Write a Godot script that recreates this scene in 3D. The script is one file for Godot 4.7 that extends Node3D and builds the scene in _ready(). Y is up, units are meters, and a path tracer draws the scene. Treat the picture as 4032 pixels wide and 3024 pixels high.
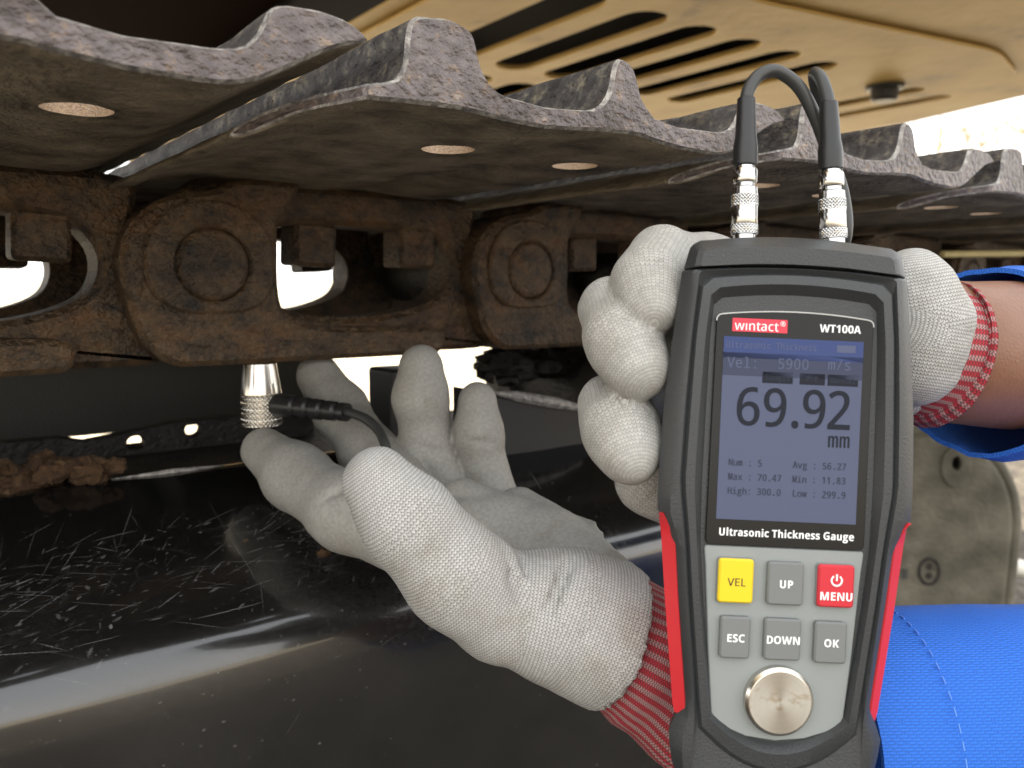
extends Node3D
# A crawler track seen from below its upper run, a gloved worker holding an ultrasonic gauge in front of it.
# track_space: x along the track, y up, z outwards from the machine; its origin is the centre of a track pin.

var M := {}
var taken := {}
var track_space := Transform3D(Basis(Vector3.UP, deg_to_rad(37.0)), Vector3(-0.14704, 0.81191, -0.41563))
var rng := RandomNumberGenerator.new()
const CREASE := 0.80
const PITCH := 0.2


# ------------------------------------------------------------------ mesh helpers
class Geo:
	var v := PackedVector3Array()
	var n := PackedVector3Array()
	var t := PackedVector2Array()

	func tri(a: Vector3, b: Vector3, c: Vector3, na: Vector3, nb: Vector3, nc: Vector3, ta := Vector2.ZERO, tb := Vector2.ZERO, tc := Vector2.ZERO) -> void:
		var f := (c - a).cross(b - a)
		if f.length_squared() < 1e-22:
			return
		if f.dot(na + nb + nc) >= 0.0:
			v.append_array([a, b, c]); n.append_array([na, nb, nc]); t.append_array([ta, tb, tc])
		else:
			v.append_array([a, c, b]); n.append_array([na, nc, nb]); t.append_array([ta, tc, tb])

	func flat(a: Vector3, b: Vector3, c: Vector3, out: Vector3) -> void:
		var f := (c - a).cross(b - a).normalized()
		if f.dot(out) < 0.0:
			f = -f
		tri(a, b, c, f, f, f, Vector2(a.x, a.y), Vector2(b.x, b.y), Vector2(c.x, c.y))

	func mesh(m: Material, into: ArrayMesh = null) -> ArrayMesh:
		if into == null:
			into = ArrayMesh.new()
		if v.is_empty():
			return into
		var arr := []
		arr.resize(Mesh.ARRAY_MAX)
		arr[Mesh.ARRAY_VERTEX] = v
		arr[Mesh.ARRAY_NORMAL] = n
		arr[Mesh.ARRAY_TEX_UV] = t
		into.add_surface_from_arrays(Mesh.PRIMITIVE_TRIANGLES, arr)
		into.surface_set_material(into.get_surface_count() - 1, m)
		return into


# rings of points joined by quads; edges sharper than CREASE stay sharp
func loft(g: Geo, rings: Array, closed: bool, cap0 := false, cap1 := false, crease := CREASE, wrap := 0.0) -> void:
	var rows := rings.size()
	var k: int = rings[0].size()
	var cols := k if closed else k - 1
	var center := Vector3.ZERO
	for p in rings[0]:
		center += p / k
	var fn := []
	for i in rows - 1:
		var line := PackedVector3Array()
		for j in cols:
			var a: Vector3 = rings[i][j]
			var b: Vector3 = rings[i][(j + 1) % k]
			var c: Vector3 = rings[i + 1][(j + 1) % k]
			var d: Vector3 = rings[i + 1][j]
			line.append((c - a).cross(d - b).normalized())
		fn.append(line)
	var along := 0.0
	for i in rows - 1:
		var step: float = (rings[i + 1][0] - rings[i][0]).length()
		var across := 0.0
		for j in cols:
			var j1 := (j + 1) % k
			var own: Vector3 = fn[i][j]
			var ns := []
			for corner in [[i, j], [i, j + 1], [i + 1, j + 1], [i + 1, j]]:
				var s := Vector3.ZERO
				for di in [-1, 0]:
					for dj in [-1, 0]:
						var qi: int = corner[0] + di
						var qj: int = corner[1] + dj
						if qi < 0 or qi >= rows - 1:
							continue
						if closed:
							qj = (qj + cols) % cols
						elif qj < 0 or qj >= cols:
							continue
						var o: Vector3 = fn[qi][qj]
						if o.dot(own) > crease:
							s += o
				ns.append(s.normalized() if s.length() > 1e-6 else own)
			var w: float = wrap / cols if wrap > 0.0 else (rings[i][j1] - rings[i][j]).length()
			var a: Vector3 = rings[i][j]
			var b: Vector3 = rings[i][j1]
			var c: Vector3 = rings[i + 1][j1]
			var d: Vector3 = rings[i + 1][j]
			g.tri(a, b, c, ns[0], ns[1], ns[2], Vector2(across, along), Vector2(across + w, along), Vector2(across + w, along + step))
			g.tri(a, c, d, ns[0], ns[2], ns[3], Vector2(across, along), Vector2(across + w, along + step), Vector2(across, along + step))
			across += w
		along += step
	if closed and cap0:
		cap(g, rings[0], rings[1])
	if closed and cap1:
		cap(g, rings[rows - 1], rings[rows - 2])


func cap(g: Geo, ring, behind) -> void:
	var c := Vector3.ZERO
	var d := Vector3.ZERO
	for i in ring.size():
		c += ring[i] / ring.size()
		d += behind[i] / ring.size()
	for i in ring.size():
		g.flat(c, ring[i], ring[(i + 1) % ring.size()], c - d)


# loft whose quads face outward whatever the ring direction
func skin_loft(g: Geo, rings: Array, cap0 := true, cap1 := true, crease := CREASE, wrap := 0.0) -> void:
	var r0 = rings[0]
	var r1 = rings[1]
	var c := Vector3.ZERO
	for p in r0:
		c += p / r0.size()
	var best := 0.0
	for j in r0.size():
		var q: int = (j + 1) % int(r0.size())
		var nn: Vector3 = (r1[q] - r0[j]).cross(r1[j] - r0[q])
		best += nn.dot((r0[j] + r0[q]) * 0.5 - c)
	if best < 0.0:
		var turned := []
		for r in rings:
			var x := PackedVector3Array(r)
			x.reverse()
			turned.append(x)
		rings = turned
	loft(g, rings, true, cap0, cap1, crease, wrap)


func tube(g: Geo, pts: Array, radii, seg := 12, caps := true) -> void:
	var rings := []
	var up := Vector3(0.123, 0.97, 0.21).normalized()
	for i in pts.size():
		var d: Vector3 = (pts[mini(i + 1, pts.size() - 1)] - pts[maxi(i - 1, 0)]).normalized()
		if absf(d.dot(up)) > 0.98:
			up = Vector3(0.9, 0.1, 0.3).normalized()
		var e1 := up.cross(d).normalized()
		var e2 := d.cross(e1).normalized()
		up = e2
		var r: float = radii[i] if radii is Array else radii
		var ring := PackedVector3Array()
		for k in seg:
			var a := TAU * k / seg
			ring.append(pts[i] + (e1 * cos(a) + e2 * sin(a)) * r)
		rings.append(ring)
	skin_loft(g, rings, caps, caps)


# profile of (radius, height) pairs turned about the y axis
func lathe(g: Geo, profile: Array, seg := 28, crease := CREASE) -> void:
	var rings := []
	for p in profile:
		var ring := PackedVector3Array()
		for k in seg:
			var a := TAU * k / seg
			ring.append(Vector3(cos(a) * p[0], p[1], sin(a) * p[0]))
		rings.append(ring)
	skin_loft(g, rings, true, true, crease)


func curve(points: Array, step := 0.004) -> Array:
	var c := Curve3D.new()
	c.bake_interval = step
	for i in points.size():
		var a: Vector3 = points[maxi(i - 1, 0)]
		var b: Vector3 = points[mini(i + 1, points.size() - 1)]
		var h: Vector3 = (b - a) / 6.0
		c.add_point(points[i], -h, h)
	return Array(c.get_baked_points())


func signed_area(p: PackedVector2Array) -> float:
	var s := 0.0
	for i in p.size():
		s += p[i].cross(p[(i + 1) % p.size()])
	return s * 0.5


func contour_normals(p: PackedVector2Array) -> Array:
	var out := []
	for i in p.size():
		var a := (p[i] - p[(i + p.size() - 1) % p.size()]).normalized()
		var b := (p[(i + 1) % p.size()] - p[i]).normalized()
		var na := Vector2(a.y, -a.x)
		var nb := Vector2(b.y, -b.x)
		var m := (na + nb)
		m = m / maxf(0.6, 1.0 + na.dot(nb))
		out.append([na, nb, m])
	return out


func inset(p: PackedVector2Array, by: float) -> PackedVector2Array:
	var ns := contour_normals(p)
	var o := PackedVector2Array()
	for i in p.size():
		o.append(p[i] - ns[i][2] * by)
	return o


# an outline in x and y with holes, given depth along z; the front edge (z1) is bevelled
func plate(g: Geo, outline: PackedVector2Array, holes: Array, z0: float, z1: float, bevel := 0.0, edge: Geo = null) -> void:
	if signed_area(outline) < 0.0:
		outline = outline.duplicate()
		outline.reverse()
	var contours := [outline]
	for h in holes:
		var hh: PackedVector2Array = h.duplicate()
		if signed_area(hh) > 0.0:
			hh.reverse()
		contours.append(hh)
	var fronts := []
	for c in contours:
		var ns := contour_normals(c)
		var f: PackedVector2Array = inset(c, bevel) if bevel > 0.0 else c
		fronts.append(f)
		for i in c.size():
			var j: int = (i + 1) % int(c.size())
			var face: Vector2 = ns[i][1]
			var ni: Vector2 = ns[i][2].normalized() if ns[i][0].dot(ns[i][1]) > CREASE else face
			var nj: Vector2 = ns[j][2].normalized() if ns[j][0].dot(ns[j][1]) > CREASE else face
			var a := Vector3(c[i].x, c[i].y, z0)
			var b := Vector3(c[j].x, c[j].y, z0)
			var cc := Vector3(c[j].x, c[j].y, z1 - bevel)
			var d := Vector3(c[i].x, c[i].y, z1 - bevel)
			var wi := Vector3(ni.x, ni.y, 0)
			var wj := Vector3(nj.x, nj.y, 0)
			g.tri(a, b, cc, wi, wj, wj); g.tri(a, cc, d, wi, wj, wi)
			if bevel > 0.0:
				var e := edge if edge else g
				var p := Vector3(f[i].x, f[i].y, z1)
				var q := Vector3(f[j].x, f[j].y, z1)
				var bi := (wi + Vector3(0, 0, 1)).normalized()
				var bj := (wj + Vector3(0, 0, 1)).normalized()
				e.tri(d, cc, q, bi, bj, bj); e.tri(d, q, p, bi, bj, bi)
	for side in 2:
		var ring: PackedVector2Array = (fronts if side == 1 else contours)[0].duplicate()
		for k in range(1, contours.size()):
			var h: PackedVector2Array = (fronts if side == 1 else contours)[k]
			var joined := PackedVector2Array()
			for i in keyhole(ring, h):
				joined.append(ring[i] if i < ring.size() else h[i - ring.size()])
			ring = joined
		var ids := fill(ring)
		if ids.is_empty():
			print("outline could not be filled, points: ", ring.size())
		var z := z1 if side == 1 else z0
		for i in range(0, ids.size(), 3):
			g.flat(Vector3(ring[ids[i]].x, ring[ids[i]].y, z), Vector3(ring[ids[i + 1]].x, ring[ids[i + 1]].y, z), Vector3(ring[ids[i + 2]].x, ring[ids[i + 2]].y, z), Vector3(0, 0, 1 if side == 1 else -1))


func rounded(points: Array, r: float, seg := 5) -> PackedVector2Array:
	var o := PackedVector2Array()
	for i in points.size():
		var p: Vector2 = points[i]
		var a: Vector2 = points[(i + points.size() - 1) % points.size()]
		var b: Vector2 = points[(i + 1) % points.size()]
		var rr := minf(r, minf(p.distance_to(a), p.distance_to(b)) * 0.49)
		var s := p + (a - p).normalized() * rr
		var e := p + (b - p).normalized() * rr
		for k in seg + 1:
			var t := float(k) / seg
			o.append(s.lerp(p, t).lerp(p.lerp(e, t), t))
	return o


func smooth_outline(points: Array, sub := 4) -> PackedVector2Array:
	var o := PackedVector2Array()
	var c := points.size()
	for i in c:
		var p0: Vector2 = points[(i + c - 1) % c]
		var p1: Vector2 = points[i]
		var p2: Vector2 = points[(i + 1) % c]
		var p3: Vector2 = points[(i + 2) % c]
		for k in sub:
			o.append(p1.cubic_interpolate(p2, p0, p3, float(k) / sub))
	return o


func oval(cx: float, cy: float, rx: float, ry: float, seg := 28) -> PackedVector2Array:
	var o := PackedVector2Array()
	for k in seg:
		o.append(Vector2(cx + cos(TAU * k / seg) * rx, cy + sin(TAU * k / seg) * ry))
	return o


# triangles that fill an outline (ear clipping that forgives touching points)
func fill(ring: PackedVector2Array) -> PackedInt32Array:
	var out := PackedInt32Array()
	var ids := []
	for i in ring.size():
		ids.append(i)
	if signed_area(ring) < 0.0:
		ids.reverse()
	while ids.size() > 2:
		var c := ids.size()
		var cut := -1
		var widest := -INF
		var spare := 0
		for i in c:
			var a := ring[ids[(i + c - 1) % c]]
			var b := ring[ids[i]]
			var d := ring[ids[(i + 1) % c]]
			var cr := (b - a).cross(d - b)
			if cr > widest:
				widest = cr
				spare = i
			if cr < -1e-12:
				continue
			var clear := true
			for k in c:
				if k == i or k == (i + 1) % c or k == (i + c - 1) % c:
					continue
				var p := ring[ids[k]]
				if p.distance_squared_to(a) < 1e-9 or p.distance_squared_to(b) < 1e-9 or p.distance_squared_to(d) < 1e-9:
					continue
				if (b - a).cross(p - a) >= 0.0 and (d - b).cross(p - b) >= 0.0 and (a - d).cross(p - d) >= 0.0:
					clear = false
					break
			if clear:
				cut = i
				break
		if cut < 0:
			cut = spare
		out.append_array([ids[(cut + c - 1) % c], ids[cut], ids[(cut + 1) % c]])
		ids.remove_at(cut)
	return out


# an outline and one hole joined into a single ring
func keyhole(ring: PackedVector2Array, h: PackedVector2Array) -> Array:
	var bi := 0
	var bj := 0
	var best := INF
	for i in ring.size():
		for j in h.size():
			var dd := ring[i].distance_squared_to(h[j])
			if dd < best:
				best = dd; bi = i; bj = j
	var order := []
	for i in bi + 1:
		order.append(i)
	for j in h.size() + 1:
		order.append(ring.size() + (bj + j) % h.size())
	for i in range(bi, ring.size()):
		order.append(i)
	return order


# a block with rounded corners and a bevelled front
func block(g: Geo, at: Vector3, size: Vector3, r: float, bevel: float) -> void:
	var hx := size.x / 2
	var hy := size.y / 2
	var o := rounded([Vector2(-hx, -hy), Vector2(hx, -hy), Vector2(hx, hy), Vector2(-hx, hy)], r)
	for i in o.size():
		o[i] += Vector2(at.x, at.y)
	plate(g, o, [], at.z - size.z / 2, at.z + size.z / 2, bevel)


# ------------------------------------------------------------------ naming helpers
func numbered(called: String) -> String:
	taken[called] = taken.get(called, -1) + 1
	return called if taken[called] == 0 else "%s_%03d" % [called, taken[called]]


func tag(o: Node, label: String, category := "", group := "", kind := "") -> void:
	if label: o.set_meta("label", label)
	if category: o.set_meta("category", category)
	if group: o.set_meta("group", group)
	if kind: o.set_meta("kind", kind)


func thing(called: String, label: String, category: String, where := Transform3D(), group := "") -> Node3D:
	var o := Node3D.new()
	o.name = numbered(called)
	o.transform = where
	add_child(o)
	tag(o, label, category, group)
	return o


func obj(called: String, mesh: Mesh, parent: Node3D, material: Material = null) -> MeshInstance3D:
	var o := MeshInstance3D.new()
	o.name = called if parent != self else numbered(called)
	o.mesh = mesh
	if material:
		o.material_override = material
	parent.add_child(o, true)
	return o


# ------------------------------------------------------------------ materials
func lin(r: float, g: float, b: float) -> Color:
	return Color(r, g, b).linear_to_srgb()


func noise_map(size: int, freq: float, octaves: int, stops: Array, seed_: int, kind := FastNoiseLite.TYPE_SIMPLEX_SMOOTH, gain := 0.5) -> NoiseTexture2D:
	var f := FastNoiseLite.new()
	f.noise_type = kind
	f.seed = seed_
	f.frequency = freq
	f.fractal_octaves = octaves
	f.fractal_gain = gain
	var t := NoiseTexture2D.new()
	t.width = size
	t.height = size
	t.seamless = true
	t.noise = f
	if stops.size():
		var g := Gradient.new()
		g.offsets = PackedFloat32Array()
		g.colors = PackedColorArray()
		var offs := PackedFloat32Array()
		var cols := PackedColorArray()
		for s in stops:
			offs.append(s[0])
			cols.append(s[1])
		g.offsets = offs
		g.colors = cols
		t.color_ramp = g
	return t


func bump_noise(size: int, freq: float, octaves: int, strength: float, seed_: int, kind := FastNoiseLite.TYPE_SIMPLEX_SMOOTH) -> NoiseTexture2D:
	var t := noise_map(size, freq, octaves, [], seed_, kind, 0.6)
	t.as_normal_map = true
	t.bump_strength = strength
	return t


func mat(called: String, color: Color, rough: float, metal := 0.0, tex: Texture2D = null, tile := 0.1, normal: Texture2D = null, depth := 1.0, world := true) -> StandardMaterial3D:
	var m := StandardMaterial3D.new()
	m.resource_name = called
	m.albedo_color = color
	m.roughness = rough
	m.metallic = metal
	if tex:
		m.albedo_texture = tex
	if normal:
		m.normal_enabled = true
		m.normal_texture = normal
		m.normal_scale = depth
	if (tex or normal) and tile > 0.0:
		m.uv1_triplanar = true
		m.uv1_world_triplanar = world
		m.uv1_scale = Vector3.ONE / tile
	M[called] = m
	return m


# stitches of a knitted glove: colour and relief, eight by eight to the tile
func knit_images(yarn: Color, gap: Color, soft: float, seed_: int) -> Array:
	var s := 192
	var per := 24.0
	var col := Image.create(s, s, false, Image.FORMAT_RGB8)
	var high := Image.create(s, s, false, Image.FORMAT_RGB8)
	rng.seed = seed_
	var tone := []
	for i in 64:
		tone.append(rng.randf_range(0.82, 1.0))
	for y in s:
		for x in s:
			var u := fposmod(x / per, 1.0)
			var w := y / per
			var e := absf(u - 0.5) * 2.0
			var ph := w + 0.55 * e
			var cell: int = (int(x / per) + 8 * (int(floor(ph)) % 8)) % 64
			var h := 0.5 - 0.5 * cos(TAU * ph)
			h = pow(h, 0.7) * smoothstep(0.0, 0.30, 1.0 - e) * (0.55 + 0.45 * smoothstep(0.0, 0.3, e))
			h = lerpf(h, 0.75, soft)
			var c := gap.lerp(yarn * float(tone[cell]), smoothstep(0.05, 0.5, h))
			c.a = 1.0
			col.set_pixel(x, y, c.linear_to_srgb())
			high.set_pixel(x, y, Color(h, h, h))
	high.bump_map_to_normal_map(3.0)
	return [ImageTexture.create_from_image(col), ImageTexture.create_from_image(high)]


# ribs of a cuff: red and pale stripes that run along the arm, plain knit in them
func cuff_images() -> Array:
	var w := 128
	var hgt := 128
	var col := Image.create(w, hgt, false, Image.FORMAT_RGB8)
	var high := Image.create(w, hgt, false, Image.FORMAT_RGB8)
	for y in hgt:
		for x in w:
			var u := x / float(w) * 3.0
			var stripe := fposmod(u, 1.0)
			var ph := y / 12.8 + absf(fposmod(u * 3.0, 1.0) - 0.5) * 1.1
			var h := 0.5 - 0.5 * cos(TAU * ph)
			var red := lin(0.46, 0.025, 0.040)
			var pale := lin(0.45, 0.235, 0.225)
			var c := red.lerp(pale, smoothstep(0.42, 0.5, stripe) * (1.0 - smoothstep(0.92, 1.0, stripe)))
			if h < 0.35 and stripe < 0.45:
				c = c.lerp(pale, 0.35)
			c = c * (0.55 + 0.45 * h)
			c.a = 1.0
			col.set_pixel(x, y, c)
			var rib := 0.5 + 0.4 * sin(TAU * (u + 0.1))
			var hh := clampf(rib * 0.6 + h * 0.4, 0, 1)
			high.set_pixel(x, y, Color(hh, hh, hh))
	high.bump_map_to_normal_map(3.0)
	return [ImageTexture.create_from_image(col), ImageTexture.create_from_image(high)]


# plain woven cloth
func weave_images() -> Array:
	var s := 128
	var col := Image.create(s, s, false, Image.FORMAT_RGB8)
	var high := Image.create(s, s, false, Image.FORMAT_RGB8)
	rng.seed = 31
	for y in s:
		for x in s:
			var i := int(x / 8)
			var j := int(y / 8)
			var over := (i + j) % 3 != 0
			var fx := fposmod(x / 8.0, 1.0)
			var fy := fposmod(y / 8.0, 1.0)
			var h := sin(PI * fx) if over else 0.7 * sin(PI * fy)
			h = clampf(h, 0, 1)
			var k := 0.76 + 0.24 * h + rng.randf_range(-0.03, 0.03)
			col.set_pixel(x, y, Color(k, k, k))
			high.set_pixel(x, y, Color(h, h, h))
	high.bump_map_to_normal_map(2.0)
	return [ImageTexture.create_from_image(col), ImageTexture.create_from_image(high)]


# black paint with scuffs: a colour and a roughness picture, 2048 by 1024
func scuffed_paint() -> Array:
	var w := 2048
	var h := 1024
	var amount := PackedFloat32Array()
	amount.resize(w * h)
	rng.seed = 77
	var clusters := []
	for i in 30:
		clusters.append([rng.randf_range(0.08, 0.42) * w, rng.randf_range(0.28, 0.46) * h, rng.randf_range(-1.2, 0.5)])
	for i in 760:
		var x: float
		var y: float
		var a: float
		var l: float
		var s: float
		if i < 520:
			var c = clusters[rng.randi() % clusters.size()]
			x = c[0] + rng.randfn(0, 70.0)
			y = c[1] + rng.randfn(0, 40.0)
			a = c[2] + rng.randfn(0, 0.35)
			l = absf(rng.randfn(0, 42.0)) + 4.0
			s = rng.randf_range(0.03, 0.36) * rng.randf_range(0.2, 1.0)
		else:
			x = rng.randf() * w
			y = rng.randf() * h
			a = rng.randf_range(-PI, PI) if rng.randf() < 0.3 else rng.randfn(0.0, 0.3)
			l = absf(rng.randfn(0, 28.0)) + 3.0
			s = rng.randf_range(0.01, 0.07)
		var bend := rng.randfn(0, 0.0009)
		var steps := int(l * 1.5)
		var wide := 1 if rng.randf() < 0.75 else 2
		for k in steps:
			var fade := sin(PI * (k + 0.5) / steps)
			x += cos(a) * 0.7
			y += sin(a) * 0.7 * 1.4
			a += bend
			for q in wide:
				var xi := int(x)
				var yi := int(y) + q
				if xi >= 0 and xi < w and yi >= 0 and yi < h:
					amount[yi * w + xi] = maxf(amount[yi * w + xi], s * fade)
	for i in 520:
		var c = clusters[rng.randi() % clusters.size()]
		var px: float = c[0] + rng.randfn(0, 90.0)
		var py: float = c[1] + rng.randfn(0, 34.0)
		var a := rng.randfn(-0.5, 0.5)
		var l := rng.randf_range(1.0, 7.0)
		var t := rng.randf_range(0.7, 2.0)
		var s := rng.randf_range(0.03, 0.36) * rng.randf_range(0.15, 1.0)
		for dy in range(-10, 11):
			for dx in range(-10, 11):
				var u := dx * cos(a) + dy * sin(a)
				var v := dy * cos(a) - dx * sin(a)
				if pow(u / l, 2.0) + pow(v / t, 2.0) < 1.0 + 0.8 * sin(dx * 1.9 + i) * cos(dy * 2.3 + i * 0.7):
					var xi := int(px) + dx
					var yi := int(py) + dy
					if xi >= 0 and xi < w and yi >= 0 and yi < h:
						amount[yi * w + xi] = maxf(amount[yi * w + xi], s * rng.randf_range(0.6, 1.0))
	for i in 1500:
		var cx := rng.randi() % w
		var cy := int(clampf(rng.randfn(0.5, 0.2), 0.0, 0.99) * h)
		var r := 1 + int(absf(rng.randfn(0, 0.8)))
		var s := rng.randf_range(0.02, 0.16) * rng.randf_range(0.2, 1.0)
		for dy in range(-r, r + 1):
			for dx in range(-r, r + 1):
				if dx * dx + dy * dy <= r * r and cx + dx >= 0 and cx + dx < w and cy + dy >= 0 and cy + dy < h:
					amount[(cy + dy) * w + cx + dx] = maxf(amount[(cy + dy) * w + cx + dx], s * rng.randf_range(0.5, 1.0))
	var f := FastNoiseLite.new()
	f.seed = 5
	f.frequency = 0.006
	f.fractal_octaves = 5
	var dust := f.get_image(w / 4, h / 4)
	dust.resize(w, h, Image.INTERPOLATE_CUBIC)
	f.frequency = 0.09
	f.seed = 8
	var grit := f.get_image(w, h)
	var db := dust.get_data()
	var gb := grit.get_data()
	var colour := PackedByteArray()
	var rough := PackedByteArray()
	colour.resize(w * h * 3)
	rough.resize(w * h)
	for i in w * h:
		var across := (i / w) / float(h)
		var rub := exp(-pow((across - 0.42) / 0.12, 2.0))
		var film := clampf((db[i] / 255.0 - 0.45) * 1.6 + 0.35 * rub * gb[i] / 255.0, 0.0, 1.0) * (0.3 + 0.7 * gb[i] / 255.0)
		var am := amount[i]
		var k := 0.003 + 0.008 * film + am * 0.60
		var sr := pow(k, 1.0 / 2.2) * 255.0
		colour[i * 3] = mini(255, int(sr * (1.0 + 0.06 * film)))
		colour[i * 3 + 1] = mini(255, int(sr))
		colour[i * 3 + 2] = mini(255, int(sr * 1.0))
		rough[i] = int(clampf(0.16 + 0.30 * film + am * 1.2, 0.0, 1.0) * 255.0)
	return [ImageTexture.create_from_image(Image.create_from_data(w, h, false, Image.FORMAT_RGB8, colour)), ImageTexture.create_from_image(Image.create_from_data(w, h, false, Image.FORMAT_L8, rough))]


# a turned metal face laid out by angle and radius: fine rings, with smears of dry coupling gel
func turned_disc() -> ImageTexture:
	var s := 256
	var im := Image.create(s, s, false, Image.FORMAT_RGB8)
	var f := FastNoiseLite.new()
	f.seed = 12
	f.frequency = 1.6
	f.fractal_octaves = 5
	rng.seed = 3
	var ring := []
	for i in s:
		ring.append(rng.randf_range(0.93, 1.0))
	for y in s:
		for x in s:
			var p := Vector2.from_angle(TAU * x / s) * y / s
			var dirt := 0.55 * smoothstep(0.0, 0.5, f.get_noise_2d(p.x, p.y * 2.0) + 0.12 - absf(p.y - 0.1))
			var c: Color = lin(0.56, 0.53, 0.475).lerp(lin(0.38, 0.31, 0.21), dirt) * float(ring[y])
			c.a = 1.0
			im.set_pixel(x, y, c)
	return ImageTexture.create_from_image(im)


func make_materials() -> void:
	var rust := noise_map(1024, 0.013, 8, [[0.0, lin(0.016, 0.015, 0.015)], [0.30, lin(0.036, 0.031, 0.026)], [0.38, lin(0.105, 0.074, 0.043)], [0.53, lin(0.160, 0.112, 0.064)], [0.66, lin(0.215, 0.132, 0.062)], [0.76, lin(0.20, 0.160, 0.105)], [1.0, lin(0.42, 0.34, 0.24)]], 4, FastNoiseLite.TYPE_SIMPLEX_SMOOTH, 0.72)
	var pits := bump_noise(1024, 0.04, 7, 16.0, 9)
	mat("rusty_link", lin(0.56, 0.505, 0.46), 0.58, 0.0, rust, 0.17, pits, 1.0)
	var blotch := noise_map(512, 0.010, 5, [[0.0, lin(0.20, 0.20, 0.22)], [0.30, lin(0.35, 0.35, 0.36)], [0.40, lin(0.85, 0.84, 0.80)], [0.62, lin(1.0, 0.98, 0.90)], [0.75, lin(1.0, 0.80, 0.58)], [1.0, lin(1.0, 0.66, 0.40)]], 71, FastNoiseLite.TYPE_SIMPLEX_SMOOTH, 0.6)
	var lm: StandardMaterial3D = M.rusty_link
	lm.detail_enabled = true
	lm.detail_albedo = blotch
	lm.detail_blend_mode = BaseMaterial3D.BLEND_MODE_MUL
	lm.detail_uv_layer = BaseMaterial3D.DETAIL_UV_2
	lm.uv2_triplanar = true
	lm.uv2_world_triplanar = true
	lm.uv2_scale = Vector3.ONE / 0.26
	lm.normal_scale = 1.1
	var dark := noise_map(512, 0.012, 7, [[0.0, lin(0.05, 0.042, 0.032)], [0.4, lin(0.19, 0.158, 0.112)], [0.7, lin(0.29, 0.24, 0.17)], [1.0, lin(0.38, 0.32, 0.23)]], 21, FastNoiseLite.TYPE_SIMPLEX_SMOOTH, 0.6)
	mat("shoe_steel", Color.WHITE, 0.60, 0.0, dark, 0.22, pits, 0.7)
	var cut := noise_map(1024, 0.022, 8, [[0.0, lin(0.06, 0.052, 0.052)], [0.25, lin(0.115, 0.102, 0.102)], [0.45, lin(0.165, 0.148, 0.148)], [0.60, lin(0.20, 0.180, 0.178)], [0.69, lin(0.25, 0.225, 0.215)], [0.74, lin(0.36, 0.24, 0.14)], [0.80, lin(0.42, 0.36, 0.27)], [1.0, lin(0.62, 0.56, 0.46)]], 33, FastNoiseLite.TYPE_SIMPLEX_SMOOTH, 0.66)
	mat("shoe_cut_end", lin(0.72, 0.67, 0.655), 0.38, 0.3, cut, 0.16, pits, 0.55)
	var side := noise_map(1024, 0.02, 7, [[0.0, lin(0.025, 0.024, 0.024)], [0.45, lin(0.075, 0.070, 0.070)], [0.62, lin(0.13, 0.12, 0.115)], [0.72, lin(0.30, 0.27, 0.20)], [0.85, lin(0.46, 0.42, 0.32)], [1.0, lin(0.6, 0.55, 0.45)]], 35, FastNoiseLite.TYPE_SIMPLEX_SMOOTH, 0.66)
	mat("grouser_steel", lin(0.8, 0.8, 0.8), 0.5, 0.1, side, 0.16, pits, 1.2)
	var edge := noise_map(512, 0.03, 5, [[0.0, lin(0.12, 0.11, 0.11)], [0.45, lin(0.26, 0.24, 0.23)], [0.6, lin(0.55, 0.52, 0.48)], [1.0, lin(0.7, 0.66, 0.6)]], 36)
	mat("worn_edge", lin(0.8, 0.8, 0.8), 0.4, 0.35, edge, 0.08, pits, 1.0)
	var stain := noise_map(512, 0.012, 5, [[0.0, lin(0.30, 0.27, 0.25)], [0.32, lin(0.55, 0.50, 0.47)], [0.46, lin(0.92, 0.90, 0.90)], [0.7, lin(1, 1, 1)], [0.80, lin(1.0, 0.90, 0.76)], [1.0, lin(1.0, 0.84, 0.60)]], 73, FastNoiseLite.TYPE_SIMPLEX_SMOOTH, 0.62)
	for called in ["shoe_cut_end", "grouser_steel"]:
		var em: StandardMaterial3D = M[called]
		em.detail_enabled = true
		em.detail_albedo = stain
		em.detail_blend_mode = BaseMaterial3D.BLEND_MODE_MUL
		em.detail_uv_layer = BaseMaterial3D.DETAIL_UV_2
		em.uv2_triplanar = true
		em.uv2_world_triplanar = true
		em.uv2_scale = Vector3.ONE / 0.31
	mat("lit_hole_rim", Color.WHITE, 0.5, 0.1, noise_map(512, 0.06, 5, [[0.0, lin(0.30, 0.17, 0.09)], [0.4, lin(0.62, 0.42, 0.27)], [0.6, lin(0.80, 0.66, 0.52)], [0.75, lin(0.75, 0.45, 0.20)], [1.0, lin(0.9, 0.85, 0.78)]], 38), 0.03, pits, 1.6)  # light falling into the holes and its glints are put into this colour
	var ochre := noise_map(1024, 0.006, 7, [[0.0, lin(0.14, 0.085, 0.03)], [0.12, lin(0.36, 0.22, 0.07)], [0.24, lin(0.58, 0.37, 0.108)], [0.5, lin(0.68, 0.45, 0.135)], [0.75, lin(0.73, 0.50, 0.165)], [1.0, lin(0.78, 0.58, 0.24)]], 14)
	mat("ochre_paint", lin(0.94, 0.95, 1.0), 0.5, 0.0, ochre, 1.6, pits, 0.03)
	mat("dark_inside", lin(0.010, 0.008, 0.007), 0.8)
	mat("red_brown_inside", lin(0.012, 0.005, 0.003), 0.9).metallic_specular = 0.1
	mat("black_rubber", lin(0.0135, 0.0135, 0.0142), 0.38)
	mat("cable_skin", lin(0.0338, 0.0345, 0.0338), 0.42)
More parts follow.
